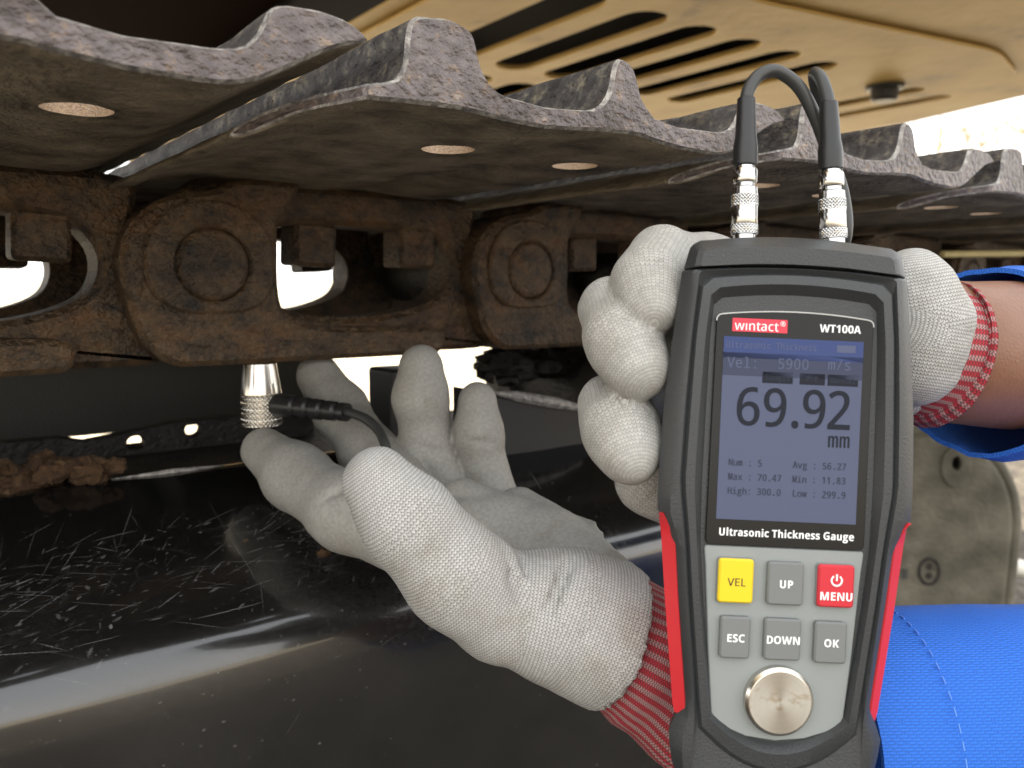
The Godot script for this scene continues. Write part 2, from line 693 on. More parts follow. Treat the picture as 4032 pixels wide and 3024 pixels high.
	var sand := noise_map(1024, 0.01, 6, [[0.0, lin(0.32, 0.26, 0.18)], [0.5, lin(0.48, 0.42, 0.32)], [1.0, lin(0.60, 0.55, 0.44)]], 41)
	mat("sandy_ground", Color.WHITE, 0.95, 0.0, sand, 3.0, bump_noise(512, 0.06, 5, 6.0, 17), 0.8)
	var churned := noise_map(1024, 0.012, 6, [[0.0, lin(0.036, 0.030, 0.024)], [0.5, lin(0.074, 0.061, 0.047)], [1.0, lin(0.13, 0.11, 0.086)]], 42)  # soil toned dark to dim ground bounce and what the frame reflects
	mat("shade_soil", Color.WHITE, 0.95, 0.0, churned, 1.6, bump_noise(512, 0.06, 5, 8.0, 18), 1.0)
	var soil := noise_map(512, 0.02, 6, [[0.0, lin(0.05, 0.028, 0.014)], [0.5, lin(0.16, 0.09, 0.04)], [1.0, lin(0.38, 0.28, 0.17)]], 44)
	mat("dry_soil", lin(0.42, 0.36, 0.31), 0.95, 0.0, soil, 0.06, pits, 1.4)
	var grime := noise_map(512, 0.02, 6, [[0.0, lin(0.010, 0.010, 0.010)], [0.5, lin(0.030, 0.025, 0.020)], [1.0, lin(0.09, 0.07, 0.05)]], 45)
	mat("grimy_steel", lin(0.6, 0.6, 0.6), 0.6, 0.0, grime, 0.25, pits, 0.6)
	mat("plate_grey", lin(0.055, 0.055, 0.05), 0.6, 0.0, null, 0.1, pits, 0.3)
	var olive := noise_map(512, 0.012, 6, [[0.0, lin(0.06, 0.053, 0.036)], [0.5, lin(0.125, 0.112, 0.08)], [1.0, lin(0.22, 0.20, 0.155)]], 46)
	mat("olive_paint", Color.WHITE, 0.65, 0.0, olive, 0.5, pits, 0.25)
	mat("bark", lin(0.34, 0.27, 0.18), 0.9)  # lightened: the wash of the overexposed sky is mixed into the bark colour
	mat("pale_paint", lin(0.75, 0.72, 0.62), 0.5)
	mat("gap_sun_yellow", lin(0.75, 0.62, 0.28), 0.5)  # sunlight through a gap, given as the colour of an added bar
	# gauge
	var speck := bump_noise(256, 0.25, 2, 1.4, 51)
	var wear := noise_map(1024, 0.05, 7, [[0.0, lin(0.030, 0.0315, 0.032)], [0.5, lin(0.037, 0.0385, 0.039)], [0.76, lin(0.042, 0.043, 0.043)], [0.82, lin(0.08, 0.08, 0.075)], [0.92, lin(0.2, 0.195, 0.18)], [1.0, lin(0.4, 0.39, 0.36)]], 81, FastNoiseLite.TYPE_SIMPLEX_SMOOTH, 0.7)
	mat("housing_rubber", lin(0.82, 0.84, 0.87), 0.45, 0.0, wear, 0.06, speck, 0.3, false)
	mat("keypad_grey", lin(0.235, 0.252, 0.245), 0.60, 0.0, null, 0.012, speck, 0.25, false)
	mat("key_grey", lin(0.155, 0.162, 0.160), 0.45, 0.0, null, 0.012, speck, 0.2, false)
	mat("key_yellow", lin(0.72, 0.52, 0.006), 0.42)
	mat("key_red", lin(0.52, 0.014, 0.028), 0.42)
	mat("grip_red", lin(0.52, 0.014, 0.022), 0.45, 0.0, null, 0.012, speck, 0.25, false)
	mat("panel_black", lin(0.010, 0.010, 0.010), 0.22).metallic_specular = 0.34
	mat("logo_red", lin(0.68, 0.022, 0.050), 0.4)
	mat("print_white", lin(0.82, 0.82, 0.82), 0.5)
	mat("print_dark", lin(0.03, 0.028, 0.01), 0.5)
	mat("lcd_blue", lin(0.078, 0.090, 0.146), 0.3).metallic_specular = 0.25
	mat("lcd_header", lin(0.040, 0.058, 0.155), 0.3).metallic_specular = 0.25
	mat("lcd_band", lin(0.043, 0.050, 0.085), 0.3).metallic_specular = 0.25
	mat("lcd_ink", lin(0.021, 0.023, 0.031), 0.4).metallic_specular = 0.15
	mat("lcd_small", lin(0.040, 0.044, 0.064), 0.4).metallic_specular = 0.15
	mat("lcd_faint", lin(0.038, 0.041, 0.060), 0.4).metallic_specular = 0.15
	mat("lcd_pale", lin(0.088, 0.100, 0.165), 0.4).metallic_specular = 0.2
	mat("panel_rim", lin(0.5, 0.5, 0.48), 0.4)
	mat("chrome", lin(0.52, 0.52, 0.515), 0.16, 1.0)
	mat("probe_steel", lin(0.60, 0.57, 0.52), 0.22, 1.0)
	var disc := mat("turned_steel", Color.WHITE, 0.34, 0.85, turned_disc(), 0.0)
	disc.anisotropy_enabled = true
	disc.anisotropy = 0.8
	# cloth and skin
	var k := knit_images(Color(0.56, 0.55, 0.53), Color(0.18, 0.177, 0.17), 0.0, 5)
	mat("white_knit", Color.WHITE, 0.85, 0.0, k[0], 0.0, k[1], 0.9)
	var k2 := knit_images(Color(0.47, 0.46, 0.435), Color(0.20, 0.195, 0.18), 0.2, 6)
	mat("coated_knit", Color.WHITE, 0.55, 0.0, k2[0], 0.0, k2[1], 1.0)
	var k3 := knit_images(Color(0.37, 0.36, 0.335), Color(0.33, 0.32, 0.30), 0.8, 7)
	mat("grey_coating", Color.WHITE, 0.6, 0.0, k3[0], 0.0, k3[1], 0.35)
	var cf := cuff_images()
	mat("striped_cuff", Color.WHITE, 0.85, 0.0, cf[0], 0.0, cf[1], 0.9)
	var we := weave_images()
	mat("blue_cloth", lin(0.020, 0.150, 0.66), 0.85, 0.0, we[0], 0.0, we[1], 0.7)
	mat("blue_thread", lin(0.10, 0.25, 0.72), 0.8)
	mat("skin", lin(0.20, 0.086, 0.044), 0.5, 0.0, noise_map(256, 0.02, 4, [[0.0, lin(0.8, 0.75, 0.72)], [1.0, lin(1, 1, 1)]], 61), 0.05, bump_noise(256, 0.12, 4, 2.5, 62), 0.35)
	var soiled := noise_map(512, 0.011, 6, [[0.0, lin(0.74, 0.70, 0.65)], [0.28, lin(0.88, 0.86, 0.83)], [0.45, lin(0.97, 0.965, 0.955)], [1.0, lin(1, 1, 1)]], 91, FastNoiseLite.TYPE_SIMPLEX_SMOOTH, 0.62)
	for called in ["white_knit", "coated_knit", "grey_coating"]:
		var dm: StandardMaterial3D = M[called]
		dm.detail_enabled = true
		dm.detail_albedo = soiled
		dm.detail_blend_mode = BaseMaterial3D.BLEND_MODE_MUL
		dm.detail_uv_layer = BaseMaterial3D.DETAIL_UV_2
		dm.uv2_triplanar = true
		dm.uv2_world_triplanar = true
		dm.uv2_scale = Vector3.ONE / 0.19
	M["skin"].subsurf_scatter_enabled = true
	M["skin"].subsurf_scatter_strength = 0.15


# ------------------------------------------------------------------ bodies: smooth union of tapered capsules, meshed as surface nets
# a group is a chain of bones [from, to, radius, radius, material number, flattening]; groups meet with a tight crease
func flesh(groups: Array, cell: float, blend: float, crease: float, folds: Array, rough: float, mats: Array, tile: float, seed_ := 1, cuts := []) -> ArrayMesh:
	var lo := Vector3.INF
	var hi := -Vector3.INF
	for gr in groups:
		for b in gr:
			var rr: float = maxf(b[2], b[3]) + 0.004
			lo = lo.min(b[0] - Vector3.ONE * rr).min(b[1] - Vector3.ONE * rr)
			hi = hi.max(b[0] + Vector3.ONE * rr).max(b[1] + Vector3.ONE * rr)
	lo -= Vector3.ONE * cell * 2
	var nx := int((hi.x - lo.x) / cell) + 4
	var ny := int((hi.y - lo.y) / cell) + 4
	var nz := int((hi.z - lo.z) / cell) + 4
	var sx := 1
	var sy := nx
	var sz := nx * ny
	var big := 0.02
	var field := PackedFloat32Array()
	field.resize(nx * ny * nz)
	field.fill(big)
	for gr in groups:
		var own := PackedFloat32Array()
		own.resize(field.size())
		own.fill(big)
		var glo := Vector3i(nx, ny, nz)
		var ghi := Vector3i.ZERO
		for b in gr:
			var a: Vector3 = b[0]
			var ab: Vector3 = b[1] - a
			var len2 := maxf(ab.length_squared(), 1e-9)
			var ra: float = b[2]
			var rd: float = b[3] - ra
			var m: float = maxf(b[2], b[3]) + blend + cell * 3
			var l: Vector3 = ((a.min(b[1]) - Vector3.ONE * m - lo) / cell).max(Vector3.ZERO)
			var h: Vector3 = (a.max(b[1]) + Vector3.ONE * m - lo) / cell
			var x0 := int(l.x); var y0 := int(l.y); var z0 := int(l.z)
			var x1 := mini(int(h.x) + 1, nx - 1); var y1 := mini(int(h.y) + 1, ny - 1); var z1 := mini(int(h.z) + 1, nz - 1)
			glo = glo.min(Vector3i(x0, y0, z0))
			ghi = ghi.max(Vector3i(x1, y1, z1))
			for z in range(z0, z1 + 1):
				for y in range(y0, y1 + 1):
					var at := z * sz + y * sy + x0
					var p := Vector3(lo.x + x0 * cell, lo.y + y * cell, lo.z + z * cell) - a
					for x in range(x0, x1 + 1):
						var t := clampf(p.dot(ab) / len2, 0.0, 1.0)
						var d := (p - ab * t).length() - ra - rd * t
						var o := own[at]
						var e := maxf(blend - absf(o - d), 0.0) / blend
						own[at] = minf(o, d) - e * e * blend * 0.25
						at += 1
						p.x += cell
		for z in range(glo.z, ghi.z + 1):
			for y in range(glo.y, ghi.y + 1):
				var at := z * sz + y * sy + glo.x
				for x in range(glo.x, ghi.x + 1):
					var d := own[at]
					if d < big:
						var o := field[at]
						var e := maxf(crease - absf(o - d), 0.0) / crease
						field[at] = minf(o, d) - e * e * crease * 0.25
					at += 1
	var noise := FastNoiseLite.new()
	noise.seed = seed_
	noise.frequency = 55.0
	noise.fractal_octaves = 3
	for z in nz:
		for y in ny:
			var at := z * sz + y * sy
			for x in nx:
				var f := field[at]
				if f < cell * 4 and f > -0.04:
					var p := lo + Vector3(x, y, z) * cell
					for c in cuts:
						f = maxf(f, (p - c[0]).dot(c[1]))
					if f < -cell * 4:
						field[at] = f
						at += 1
						continue
					f += noise.get_noise_3dv(p) * rough
					for c in folds:
						var ab: Vector3 = c[1] - c[0]
						var t := clampf((p - c[0]).dot(ab) / ab.length_squared(), 0.0, 1.0)
						var d2: float = (p - c[0] - ab * t).length_squared() / (c[2] * c[2])
						if d2 < 4.0:
							f += c[3] * exp(-d2 * 1.5) * sin(PI * (0.15 + 0.7 * t))
					field[at] = f
				at += 1
	var corner := [0, sx, sy, sx + sy, sz, sx + sz, sy + sz, sx + sy + sz]
	var place := {}
	var normal := {}
	for z in nz - 1:
		for y in ny - 1:
			var at := z * sz + y * sy
			for x in nx - 1:
				var f0 := field[at]
				if f0 < cell * 4.0 and f0 > -cell * 4.0:
					var s := PackedFloat32Array()
					s.resize(8)
					var mask := 0
					for k in 8:
						s[k] = field[at + corner[k]]
						if s[k] < 0.0:
							mask += 1
					if mask > 0 and mask < 8:
						var sum := Vector3.ZERO
						var cnt := 0
						for k in 8:
							for bit in [1, 2, 4]:
								var q: int = k | bit
								if q != k and (s[k] < 0.0) != (s[q] < 0.0):
									var t := s[k] / (s[k] - s[q])
									var pk := Vector3(k & 1, (k >> 1) & 1, (k >> 2) & 1)
									var pq := Vector3(q & 1, (q >> 1) & 1, (q >> 2) & 1)
									sum += pk.lerp(pq, t)
									cnt += 1
						place[at] = lo + (Vector3(x, y, z) + sum / cnt) * cell
						normal[at] = Vector3(s[1] + s[3] + s[5] + s[7] - s[0] - s[2] - s[4] - s[6], s[2] + s[3] + s[6] + s[7] - s[0] - s[1] - s[4] - s[5], s[4] + s[5] + s[6] + s[7] - s[0] - s[1] - s[2] - s[3]).normalized()
				at += 1
	# frames along every chain, for the direction of the stitches
	var bones := []
	for gr in groups:
		var run := 0.0
		var reference := Vector3(0.31, 0.85, 0.42).normalized()
		for b in gr:
			var d: Vector3 = (b[1] - b[0]).normalized()
			var e1 := (reference - d * reference.dot(d)).normalized()
			bones.append([b[0], b[1], b[2], b[3], b[4], d, e1, d.cross(e1), run, maxf(3.0, roundf(TAU * (b[2] + b[3]) * 0.5 / tile)), (b[1] - b[0]).length()])
			run += (b[1] - b[0]).length()
			reference = e1
	var out := []
	for k in mats.size():
		out.append(Geo.new())
	for at in place:
		var f0 := field[at]
		for axis in 3:
			var da: int = [sx, sy, sz][axis]
			var db: int = [sy, sz, sx][axis]
			var dc: int = [sz, sx, sy][axis]
			var f1: float = field[at + da]
			if (f0 < 0.0) == (f1 < 0.0):
				continue
			var q := [at, at - db, at - db - dc, at - dc]
			if not (place.has(q[1]) and place.has(q[2]) and place.has(q[3])):
				continue
			var mid: Vector3 = (place[q[0]] + place[q[1]] + place[q[2]] + place[q[3]]) * 0.25
			var best := INF
			var bb: Array = bones[0]
			for b in bones:
				var t := clampf((mid - b[0]).dot(b[5]) / b[10], 0.0, 1.0)
				var d: float = mid.distance_to(b[0] + (b[1] - b[0]) * t) - lerpf(b[2], b[3], t)
				if d < best:
					best = d
					bb = b
			var uv := []
			var a0 := 0.0
			for k in 4:
				var r: Vector3 = place[q[k]] - bb[0]
				var ang := atan2(r.dot(bb[7]), r.dot(bb[6])) / TAU
				if k == 0:
					a0 = ang
				elif ang - a0 > 0.5:
					ang -= 1.0
				elif ang - a0 < -0.5:
					ang += 1.0
				var lengthwise: float = r.dot(bb[5])
				var aside: float = (r - bb[5] * lengthwise).length()
				if lengthwise > bb[10]:
					lengthwise = bb[10] + bb[3] * atan2(lengthwise - bb[10], aside)
				elif lengthwise < 0.0:
					lengthwise = -bb[2] * atan2(-lengthwise, aside)
				uv.append(Vector2(ang * bb[9], (bb[8] + lengthwise) / tile))
			var g: Geo = out[bb[4]]
			g.tri(place[q[0]], place[q[1]], place[q[2]], normal[q[0]], normal[q[1]], normal[q[2]], uv[0], uv[1], uv[2])
			g.tri(place[q[0]], place[q[2]], place[q[3]], normal[q[0]], normal[q[2]], normal[q[3]], uv[0], uv[2], uv[3])
	var mesh := ArrayMesh.new()
	for k in mats.size():
		out[k].mesh(mats[k], mesh)
	return mesh


# a sleeve or cuff: rings along a path, with folds, open at its first end and with a thickness there
func cloth_tube(path: Array, radii: Array, seg: int, fold: float, waves: float, tile: float, seed_: int, thick := 0.0015, squash := Vector3.ZERO) -> Geo:
	var g := Geo.new()
	var noise := FastNoiseLite.new()
	noise.seed = seed_
	noise.frequency = 1.0
	noise.fractal_octaves = 3
	var rings := []
	var n := path.size()
	var e1 := Vector3.UP
	var inner := []
	for i in n:
		var d: Vector3 = (path[mini(i + 1, n - 1)] - path[maxi(i - 1, 0)]).normalized()
		e1 = (Vector3.UP - d * d.y).normalized()
		var e2 := d.cross(e1)
		var ring := PackedVector3Array()
		var ring_in := PackedVector3Array()
		for k in seg:
			var a := TAU * k / seg
			var along := i * 3.0 / n
			var r: float = radii[i] + fold * (noise.get_noise_3d(cos(a) * waves, sin(a) * waves, along * waves) + 0.5 * sin(along * 9.0 + 3.0 * sin(a)) * minf(1.0, i * 0.2))
			var dir := e1 * cos(a) + e2 * sin(a)
			ring.append(path[i] + dir * r)
			ring_in.append(path[i] + dir * (r - thick))
		rings.append(ring)
		inner.append(ring_in)
	var all := []
	for i in range(mini(n - 1, 14), -1, -1):
		all.append(inner[i])
	all.append_array(rings)
	skin_loft(g, all, false, false, 0.2, roundf(TAU * float(radii[0]) / tile) * tile)
	for i in g.t.size():
		g.t[i] /= tile
	return g


# ------------------------------------------------------------------ track
func make_track() -> void:
	var track := thing("crawler_track", "rusty steel crawler track of linked plates running across the picture under the yellow machine", "crawler track", track_space)
	# one shoe: a rolled profile with three grousers, bevelled at both cut ends, pierced by mud holes
	var under := [[-0.0421, 0.0352], [-0.0375, 0.0353], [-0.0320, 0.0385], [-0.0263, 0.0409], [-0.0146, 0.0433], [0.001, 0.0447], [0.0213, 0.0442], [0.036, 0.0432], [0.052, 0.0428], [0.068, 0.0436], [0.0820, 0.0445], [0.0937, 0.0450], [0.1045, 0.0436], [0.119, 0.0422], [0.1335, 0.0420], [0.144, 0.0421], [0.1556, 0.046], [0.1676, 0.0529], [0.176, 0.0573], [0.1845, 0.0594]]
	var over := [[0.1862, 0.0606], [0.1798, 0.0645], [0.1730, 0.0660], [0.1669, 0.0662], [0.1600, 0.0658], [0.1562, 0.0637], [0.1545, 0.0600], [0.1521, 0.0560], [0.1480, 0.0524], [0.1400, 0.0510], [0.1335, 0.0507], [0.1190, 0.0506], [0.1045, 0.0522], [0.0985, 0.0570], [0.0964, 0.0618], [0.0950, 0.0670], [0.0925, 0.0700], [0.0884, 0.0712], [0.0853, 0.0700], [0.0835, 0.0665], [0.0820, 0.0600], [0.0795, 0.0552], [0.0750, 0.0518], [0.0680, 0.0506], [0.0520, 0.0500], [0.0360, 0.0509], [0.0310, 0.0524], [0.0275, 0.0548], [0.0250, 0.0600], [0.0240, 0.0655], [0.0222, 0.0690], [0.018, 0.0708], [0.013, 0.0712], [0.0079, 0.0706], [0.0040, 0.0704], [0.0012, 0.0694], [-0.0006, 0.0672], [-0.0014, 0.0630], [-0.0020, 0.0570], [-0.0040, 0.0520], [-0.0060, 0.0500], [-0.0145, 0.0479], [-0.0230, 0.0459], [-0.0300, 0.0436], [-0.0375, 0.0402], [-0.0418, 0.0370]]
	var outline := PackedVector2Array()
	for p in under:
		outline.append(Vector2(p[0], p[1]))
	for p in over:
		outline.append(Vector2(p[0], p[1]))
	var worn_down := PackedVector2Array()
	for i in outline.size():
		var p := outline[i]
		var kept := false
		for x in [0.036, 0.052, 0.068, 0.1045, 0.119, 0.1335, -0.0146, -0.0145]:
			kept = kept or absf(p.x - x) < 0.00004
		if kept:
			worn_down.append(p)
		else:
			worn_down.append(p.lerp(outline[(i + outline.size() - 1) % outline.size()], 0.27))
			worn_down.append(p.lerp(outline[(i + 1) % outline.size()], 0.27))
	outline = worn_down
	var wobble := FastNoiseLite.new()
	wobble.seed = 3
	wobble.frequency = 28.0
	wobble.fractal_octaves = 3
	var za := 0.195
	var zb := -0.405
	var small := inset(outline, 0.0009)
	var rings := []
	var stations := [za, za - 0.0018]
	var z := za - 0.012
	while z > zb + 0.01:
		stations.append(z)
		z -= 0.012
	stations.append(zb + 0.0018)
	stations.append(zb)
	for i in stations.size():
		var src := small if i == 0 or i == stations.size() - 1 else outline
		var zz: float = stations[i]
		var ring := PackedVector3Array()
		for j in src.size():
			var p: Vector2 = src[j]
			var clip := 0.0
			if p.x < -0.0148:  # the lip is set back at its corners
				clip = clampf((-0.0148 - p.x) / 0.026, 0.0, 1.0) * 0.042
			var side := 1.0 if zz > -0.105 else -1.0
			var reach := absf(zz + 0.105)
			var keep := minf(reach, 0.3 - clip)
			var nn := Vector2(wobble.get_noise_3d(p.x, p.y, zz), wobble.get_noise_3d(p.x + 5.0, p.y, zz))
			ring.append(Vector3(p.x + nn.x * 0.0012, p.y + nn.y * 0.0010, -0.105 + side * keep))
		rings.append(ring)
	var body := Geo.new()
	var ends := Geo.new()
	var worn := Geo.new()
	skin_loft(body, rings.slice(1, rings.size() - 1), false, false)
	var rims := Geo.new()
	for hole in [[0.052, 0.133, 0.0106, 0.036, 0.068], [0.119, 0.133, 0.0102, 0.1045, 0.1335], [0.052, -0.343, 0.0106, 0.036, 0.068], [0.119, -0.343, 0.0102, 0.1045, 0.1335]]:
		body = pierce(body, rims, rings, stations, outline, hole)
	# bevels and cut faces
	loft_any(worn, [rings[0], rings[1]])
	loft_any(worn, [rings[rings.size() - 2], rings[rings.size() - 1]])
	for e in [0, rings.size() - 1]:
		var parts := [[], []]
		for j in outline.size():
			var x := outline[j].x
			if x < -0.01445:
				parts[0].append(rings[e][j])
			if x > -0.01465:
				parts[1].append(rings[e][j])
		for part in parts:
			var flat2 := PackedVector2Array()
			for p in part:
				flat2.append(Vector2(p.x, p.y))
			var ids := fill(flat2)
			for i in range(0, ids.size(), 3):
				ends.flat(part[ids[i]], part[ids[i + 1]], part[ids[i + 2]], Vector3(0, 0, 1 if e == 0 else -1))
	var whole := ArrayMesh.new()
	var upper := Geo.new()
	var lower := Geo.new()
	for i in range(0, body.v.size(), 3):
		var c := (body.v[i] + body.v[i + 1] + body.v[i + 2]) / 3.0
		var to := upper if c.y > 0.0475 and body.n[i].y + body.n[i + 1].y + body.n[i + 2].y > -0.9 else lower
		for k in 3:
			to.v.append(body.v[i + k]); to.n.append(body.n[i + k]); to.t.append(body.t[i + k])
	lower.mesh(M.shoe_steel, whole)
	upper.mesh(M.grouser_steel, whole)
	rims.mesh(M.lit_hole_rim, whole)
	worn.mesh(M.worn_edge, whole)
	ends.mesh(M.shoe_cut_end, whole)
	var shoe_mesh := whole
	for n in range(-3, 8):
		var shoe := obj("track_shoe", shoe_mesh, track)
		shoe.position = Vector3(n * PITCH, 0, 0)
		shoe.rotation.x = sin(n * 5.1) * 0.004
	# one link: a thick boss round the pin, a thinner web with a window, a rail along its lower edge
	var web := smooth_outline([Vector2(0.0, 0.0435), Vector2(0.06, 0.0435), Vector2(0.12, 0.0435), Vector2(0.162, 0.0425), Vector2(0.1700, 0.034), Vector2(0.1650, 0.012), Vector2(0.1640, -0.005), Vector2(0.166, -0.028), Vector2(0.176, -0.044), Vector2(0.172, -0.0495), Vector2(0.12, -0.0495), Vector2(0.05, -0.0495), Vector2(0.0, -0.0495), Vector2(-0.01, -0.03), Vector2(-0.01, 0.02)], 3)
	var window := smooth_outline([Vector2(0.032, 0.013), Vector2(0.042, 0.0215), Vector2(0.07, 0.0235), Vector2(0.11, 0.023), Vector2(0.138, 0.0195), Vector2(0.150, 0.008), Vector2(0.1505, -0.006), Vector2(0.142, -0.0170), Vector2(0.118, -0.0250), Vector2(0.085, -0.0282), Vector2(0.055, -0.0258), Vector2(0.036, -0.018), Vector2(0.031, -0.004)], 4)
	var boss := smooth_outline([Vector2(0.046, 0.0432), Vector2(0.015, 0.0425), Vector2(0.002, 0.0368), Vector2(-0.0120, 0.0345), Vector2(-0.0240, 0.0300), Vector2(-0.0350, 0.0211), Vector2(-0.0412, 0.0090), Vector2(-0.0425, -0.0040), Vector2(-0.0400, -0.0180), Vector2(-0.0365, -0.0310), Vector2(-0.0310, -0.0410), Vector2(-0.0200, -0.0490), Vector2(-0.0050, -0.0503), Vector2(0.05, -0.0503), Vector2(0.122, -0.0502), Vector2(0.134, -0.0485), Vector2(0.1375, -0.0420), Vector2(0.133, -0.0355), Vector2(0.10, -0.0335), Vector2(0.060, -0.0325), Vector2(0.040, -0.0260), Vector2(0.0345, -0.0150), Vector2(0.0345, 0.0100), Vector2(0.0355, 0.0220), Vector2(0.0420, 0.0330)], 4)
	var raised := smooth_outline([Vector2(0.0, 0.0315), Vector2(-0.0180, 0.0275), Vector2(-0.0295, 0.0150), Vector2(-0.0325, -0.0010), Vector2(-0.0290, -0.0140), Vector2(-0.0180, -0.0225), Vector2(0.0, -0.0240), Vector2(0.0180, -0.0225), Vector2(0.0275, -0.0150), Vector2(0.0310, 0.0), Vector2(0.0285, 0.0150), Vector2(0.0180, 0.0270)], 4)
	var far_side := 0.0
	for row in 2:
		var s := 1.0 if row == 0 else -1.0
		var z_face := 0.0 if row == 0 else -0.21
		var lm := ArrayMesh.new()
		var g := Geo.new()
		plate(g, web, [window], -0.046, -0.018, 0.0035)
		plate(g, boss, [], -0.044, -0.003, 0.0028)
		plate(g, raised, [oval(0, 0, 0.0183, 0.0183, 36)], -0.02, 0.0, 0.0013)
		g.mesh(M.rusty_link, lm)
		var pin := Geo.new()
		var pts := []
		for pr in [[0.0181, -0.03], [0.0181, -0.0022], [0.0172, -0.0010], [0.0160, 0.0002], [0.0150, 0.0006], [0.006, 0.0008], [0.0015, 0.0006]]:
			pts.append(pr)
		lathe(pin, pts, 40)
		var pm := pin.mesh(M.rusty_link)
		var nut := Geo.new()
		block(nut, Vector3.ZERO, Vector3(0.0245, 0.024, 0.022), 0.003, 0.0022)
		var nm := nut.mesh(M.rusty_link)
		var bolt := Geo.new()
		lathe(bolt, [[0.0075, 0.0], [0.0075, 0.03]], 20)
		var bm := bolt.mesh(M.rusty_link)
		for n in range(-2, 7):
			var link := obj("track_link", lm, track)
			link.position = Vector3(n * PITCH, 0, z_face)
			if row == 1:
				link.rotation.y = PI
				link.scale.x = -1.0
				link.rotation.y = 0.0
				link.scale = Vector3(1, 1, -1)
			var p := obj("pin_end", pm, link)
			p.rotation.x = PI / 2
			for x in [0.063, 0.1285]:
				var nn := obj("track_nut", nm, link)
				nn.position = Vector3(x, 0.0128, -0.0305)
				nn.rotation = Vector3(0.03, 0, rng.randf_range(-0.05, 0.05))
				var bb := obj("bolt_shank", bm, link)
				bb.position = Vector3(x, 0.018, -0.031)
	var bush := Geo.new()
	lathe(bush, [[0.021, -0.17], [0.021, -0.04]], 30)
	var bush_mesh := bush.mesh(M.grimy_steel)
	for n in range(-2, 7):
		var b := obj("bushing", bush_mesh, track)
		b.rotation.x = PI / 2
		b.position = Vector3(n * PITCH, 0, 0)


func loft_any(g: Geo, rings: Array) -> void:
	skin_loft(g, rings, false, false)


# a round hole through the rolled plate: cells inside the patch give way to a rim that fits the cells around it
func pierce(body: Geo, rims: Geo, rings: Array, stations: Array, outline: PackedVector2Array, hole: Array) -> Geo:
	var i0 := -1
	var i1 := -1
	for i in stations.size():
		if i0 < 0 and stations[i] < hole[1] + hole[2] + 0.013 and stations[i] > hole[1] + hole[2]:
			i0 = i
		if i1 < 0 and stations[i] < hole[1] - hole[2]:
			i1 = i
	var z_hi: float = stations[i0]
	var z_lo: float = stations[i1]
	var kept := Geo.new()
	for i in range(0, body.v.size(), 3):
		var c := (body.v[i] + body.v[i + 1] + body.v[i + 2]) / 3.0
		if c.x > hole[3] and c.x < hole[4] and c.z < z_hi and c.z > z_lo:
			continue
		for k in 3:
			kept.v.append(body.v[i + k]); kept.n.append(body.n[i + k]); kept.t.append(body.t[i + k])
	var circles := []
	for side in 2:
		var cols := []
		for j in outline.size():
			if outline[j].x > hole[3] - 0.0005 and outline[j].x < hole[4] + 0.0005 and (outline[j].y < 0.047) == (side == 0):
				cols.append(j)
		var edge := PackedVector3Array()
		for i in range(i0, i1 + 1):
			edge.append(rings[i][cols[0]])
		for q in range(1, cols.size()):
			edge.append(rings[i1][cols[q]])
		for i in range(i1 - 1, i0 - 1, -1):
			edge.append(rings[i][cols[cols.size() - 1]])
		for q in range(cols.size() - 2, 0, -1):
			edge.append(rings[i0][cols[q]])
		var y := 0.0
		for p in edge:
			y += p.y / edge.size()
		var circle := PackedVector3Array()
		for k in 40:
			var a := TAU * k / 40
			var wide := 1.0 + 0.03 * sin(3.0 * a + hole[0] * 90.0)
			circle.append(Vector3(hole[0] + cos(a) * hole[2] * wide, y, hole[1] + sin(a) * hole[2] * wide))
		circles.append(circle)
		var e2 := PackedVector2Array()
		for p in edge:
			e2.append(Vector2(p.x, p.z))
		var c2 := PackedVector2Array()
		for p in circle:
			c2.append(Vector2(p.x, p.z))
		var all := edge.duplicate()
		if signed_area(e2) * signed_area(c2) > 0.0:
			c2.reverse()
			var turned := circle.duplicate()
			turned.reverse()
			all.append_array(turned)
		else:
			all.append_array(circle)
		var order := keyhole(e2, c2)
		var ring := PackedVector2Array()
		for i in order:
			ring.append(Vector2(all[i].x, all[i].z))
		var ids := fill(ring)
		var up := Vector3(0, -1 if side == 0 else 1, 0)
		for i in range(0, ids.size(), 3):
			kept.tri(all[order[ids[i]]], all[order[ids[i + 1]]], all[order[ids[i + 2]]], up, up, up)
	var axis := Vector3(hole[0], 0, hole[1])
	for k in 40:
		var j := (k + 1) % 40
		var ni: Vector3 = (axis - circles[0][k]) * Vector3(1, 0, 1)
		var nj: Vector3 = (axis - circles[0][j]) * Vector3(1, 0, 1)
		ni = ni.normalized()
		nj = nj.normalized()
		rims.tri(circles[0][k], circles[0][j], circles[1][j], ni, nj, nj)
		rims.tri(circles[0][k], circles[1][j], circles[1][k], ni, nj, ni)
	return kept


# ------------------------------------------------------------------ machine around the track
func lump(g: Geo, at: Vector3, size: Vector3, seed_: int, rough := 0.35) -> void:
	var noise := FastNoiseLite.new()
	noise.seed = seed_
	noise.frequency = 0.9
	noise.fractal_octaves = 4
	var rings := []
	for i in 9:
		var phi := PI * clampf(i, 0.12, 7.88) / 8.0
		var ring := PackedVector3Array()
		for k in 14:
			var a := TAU * k / 14
			var d := Vector3(sin(phi) * cos(a), cos(phi), sin(phi) * sin(a))
			var r := 1.0 + rough * noise.get_noise_3dv(d * 1.6 + Vector3.ONE * seed_)* 2.0
			ring.append(at + d * size * r)
		rings.append(ring)
	skin_loft(g, rings, true, true, 0.86)


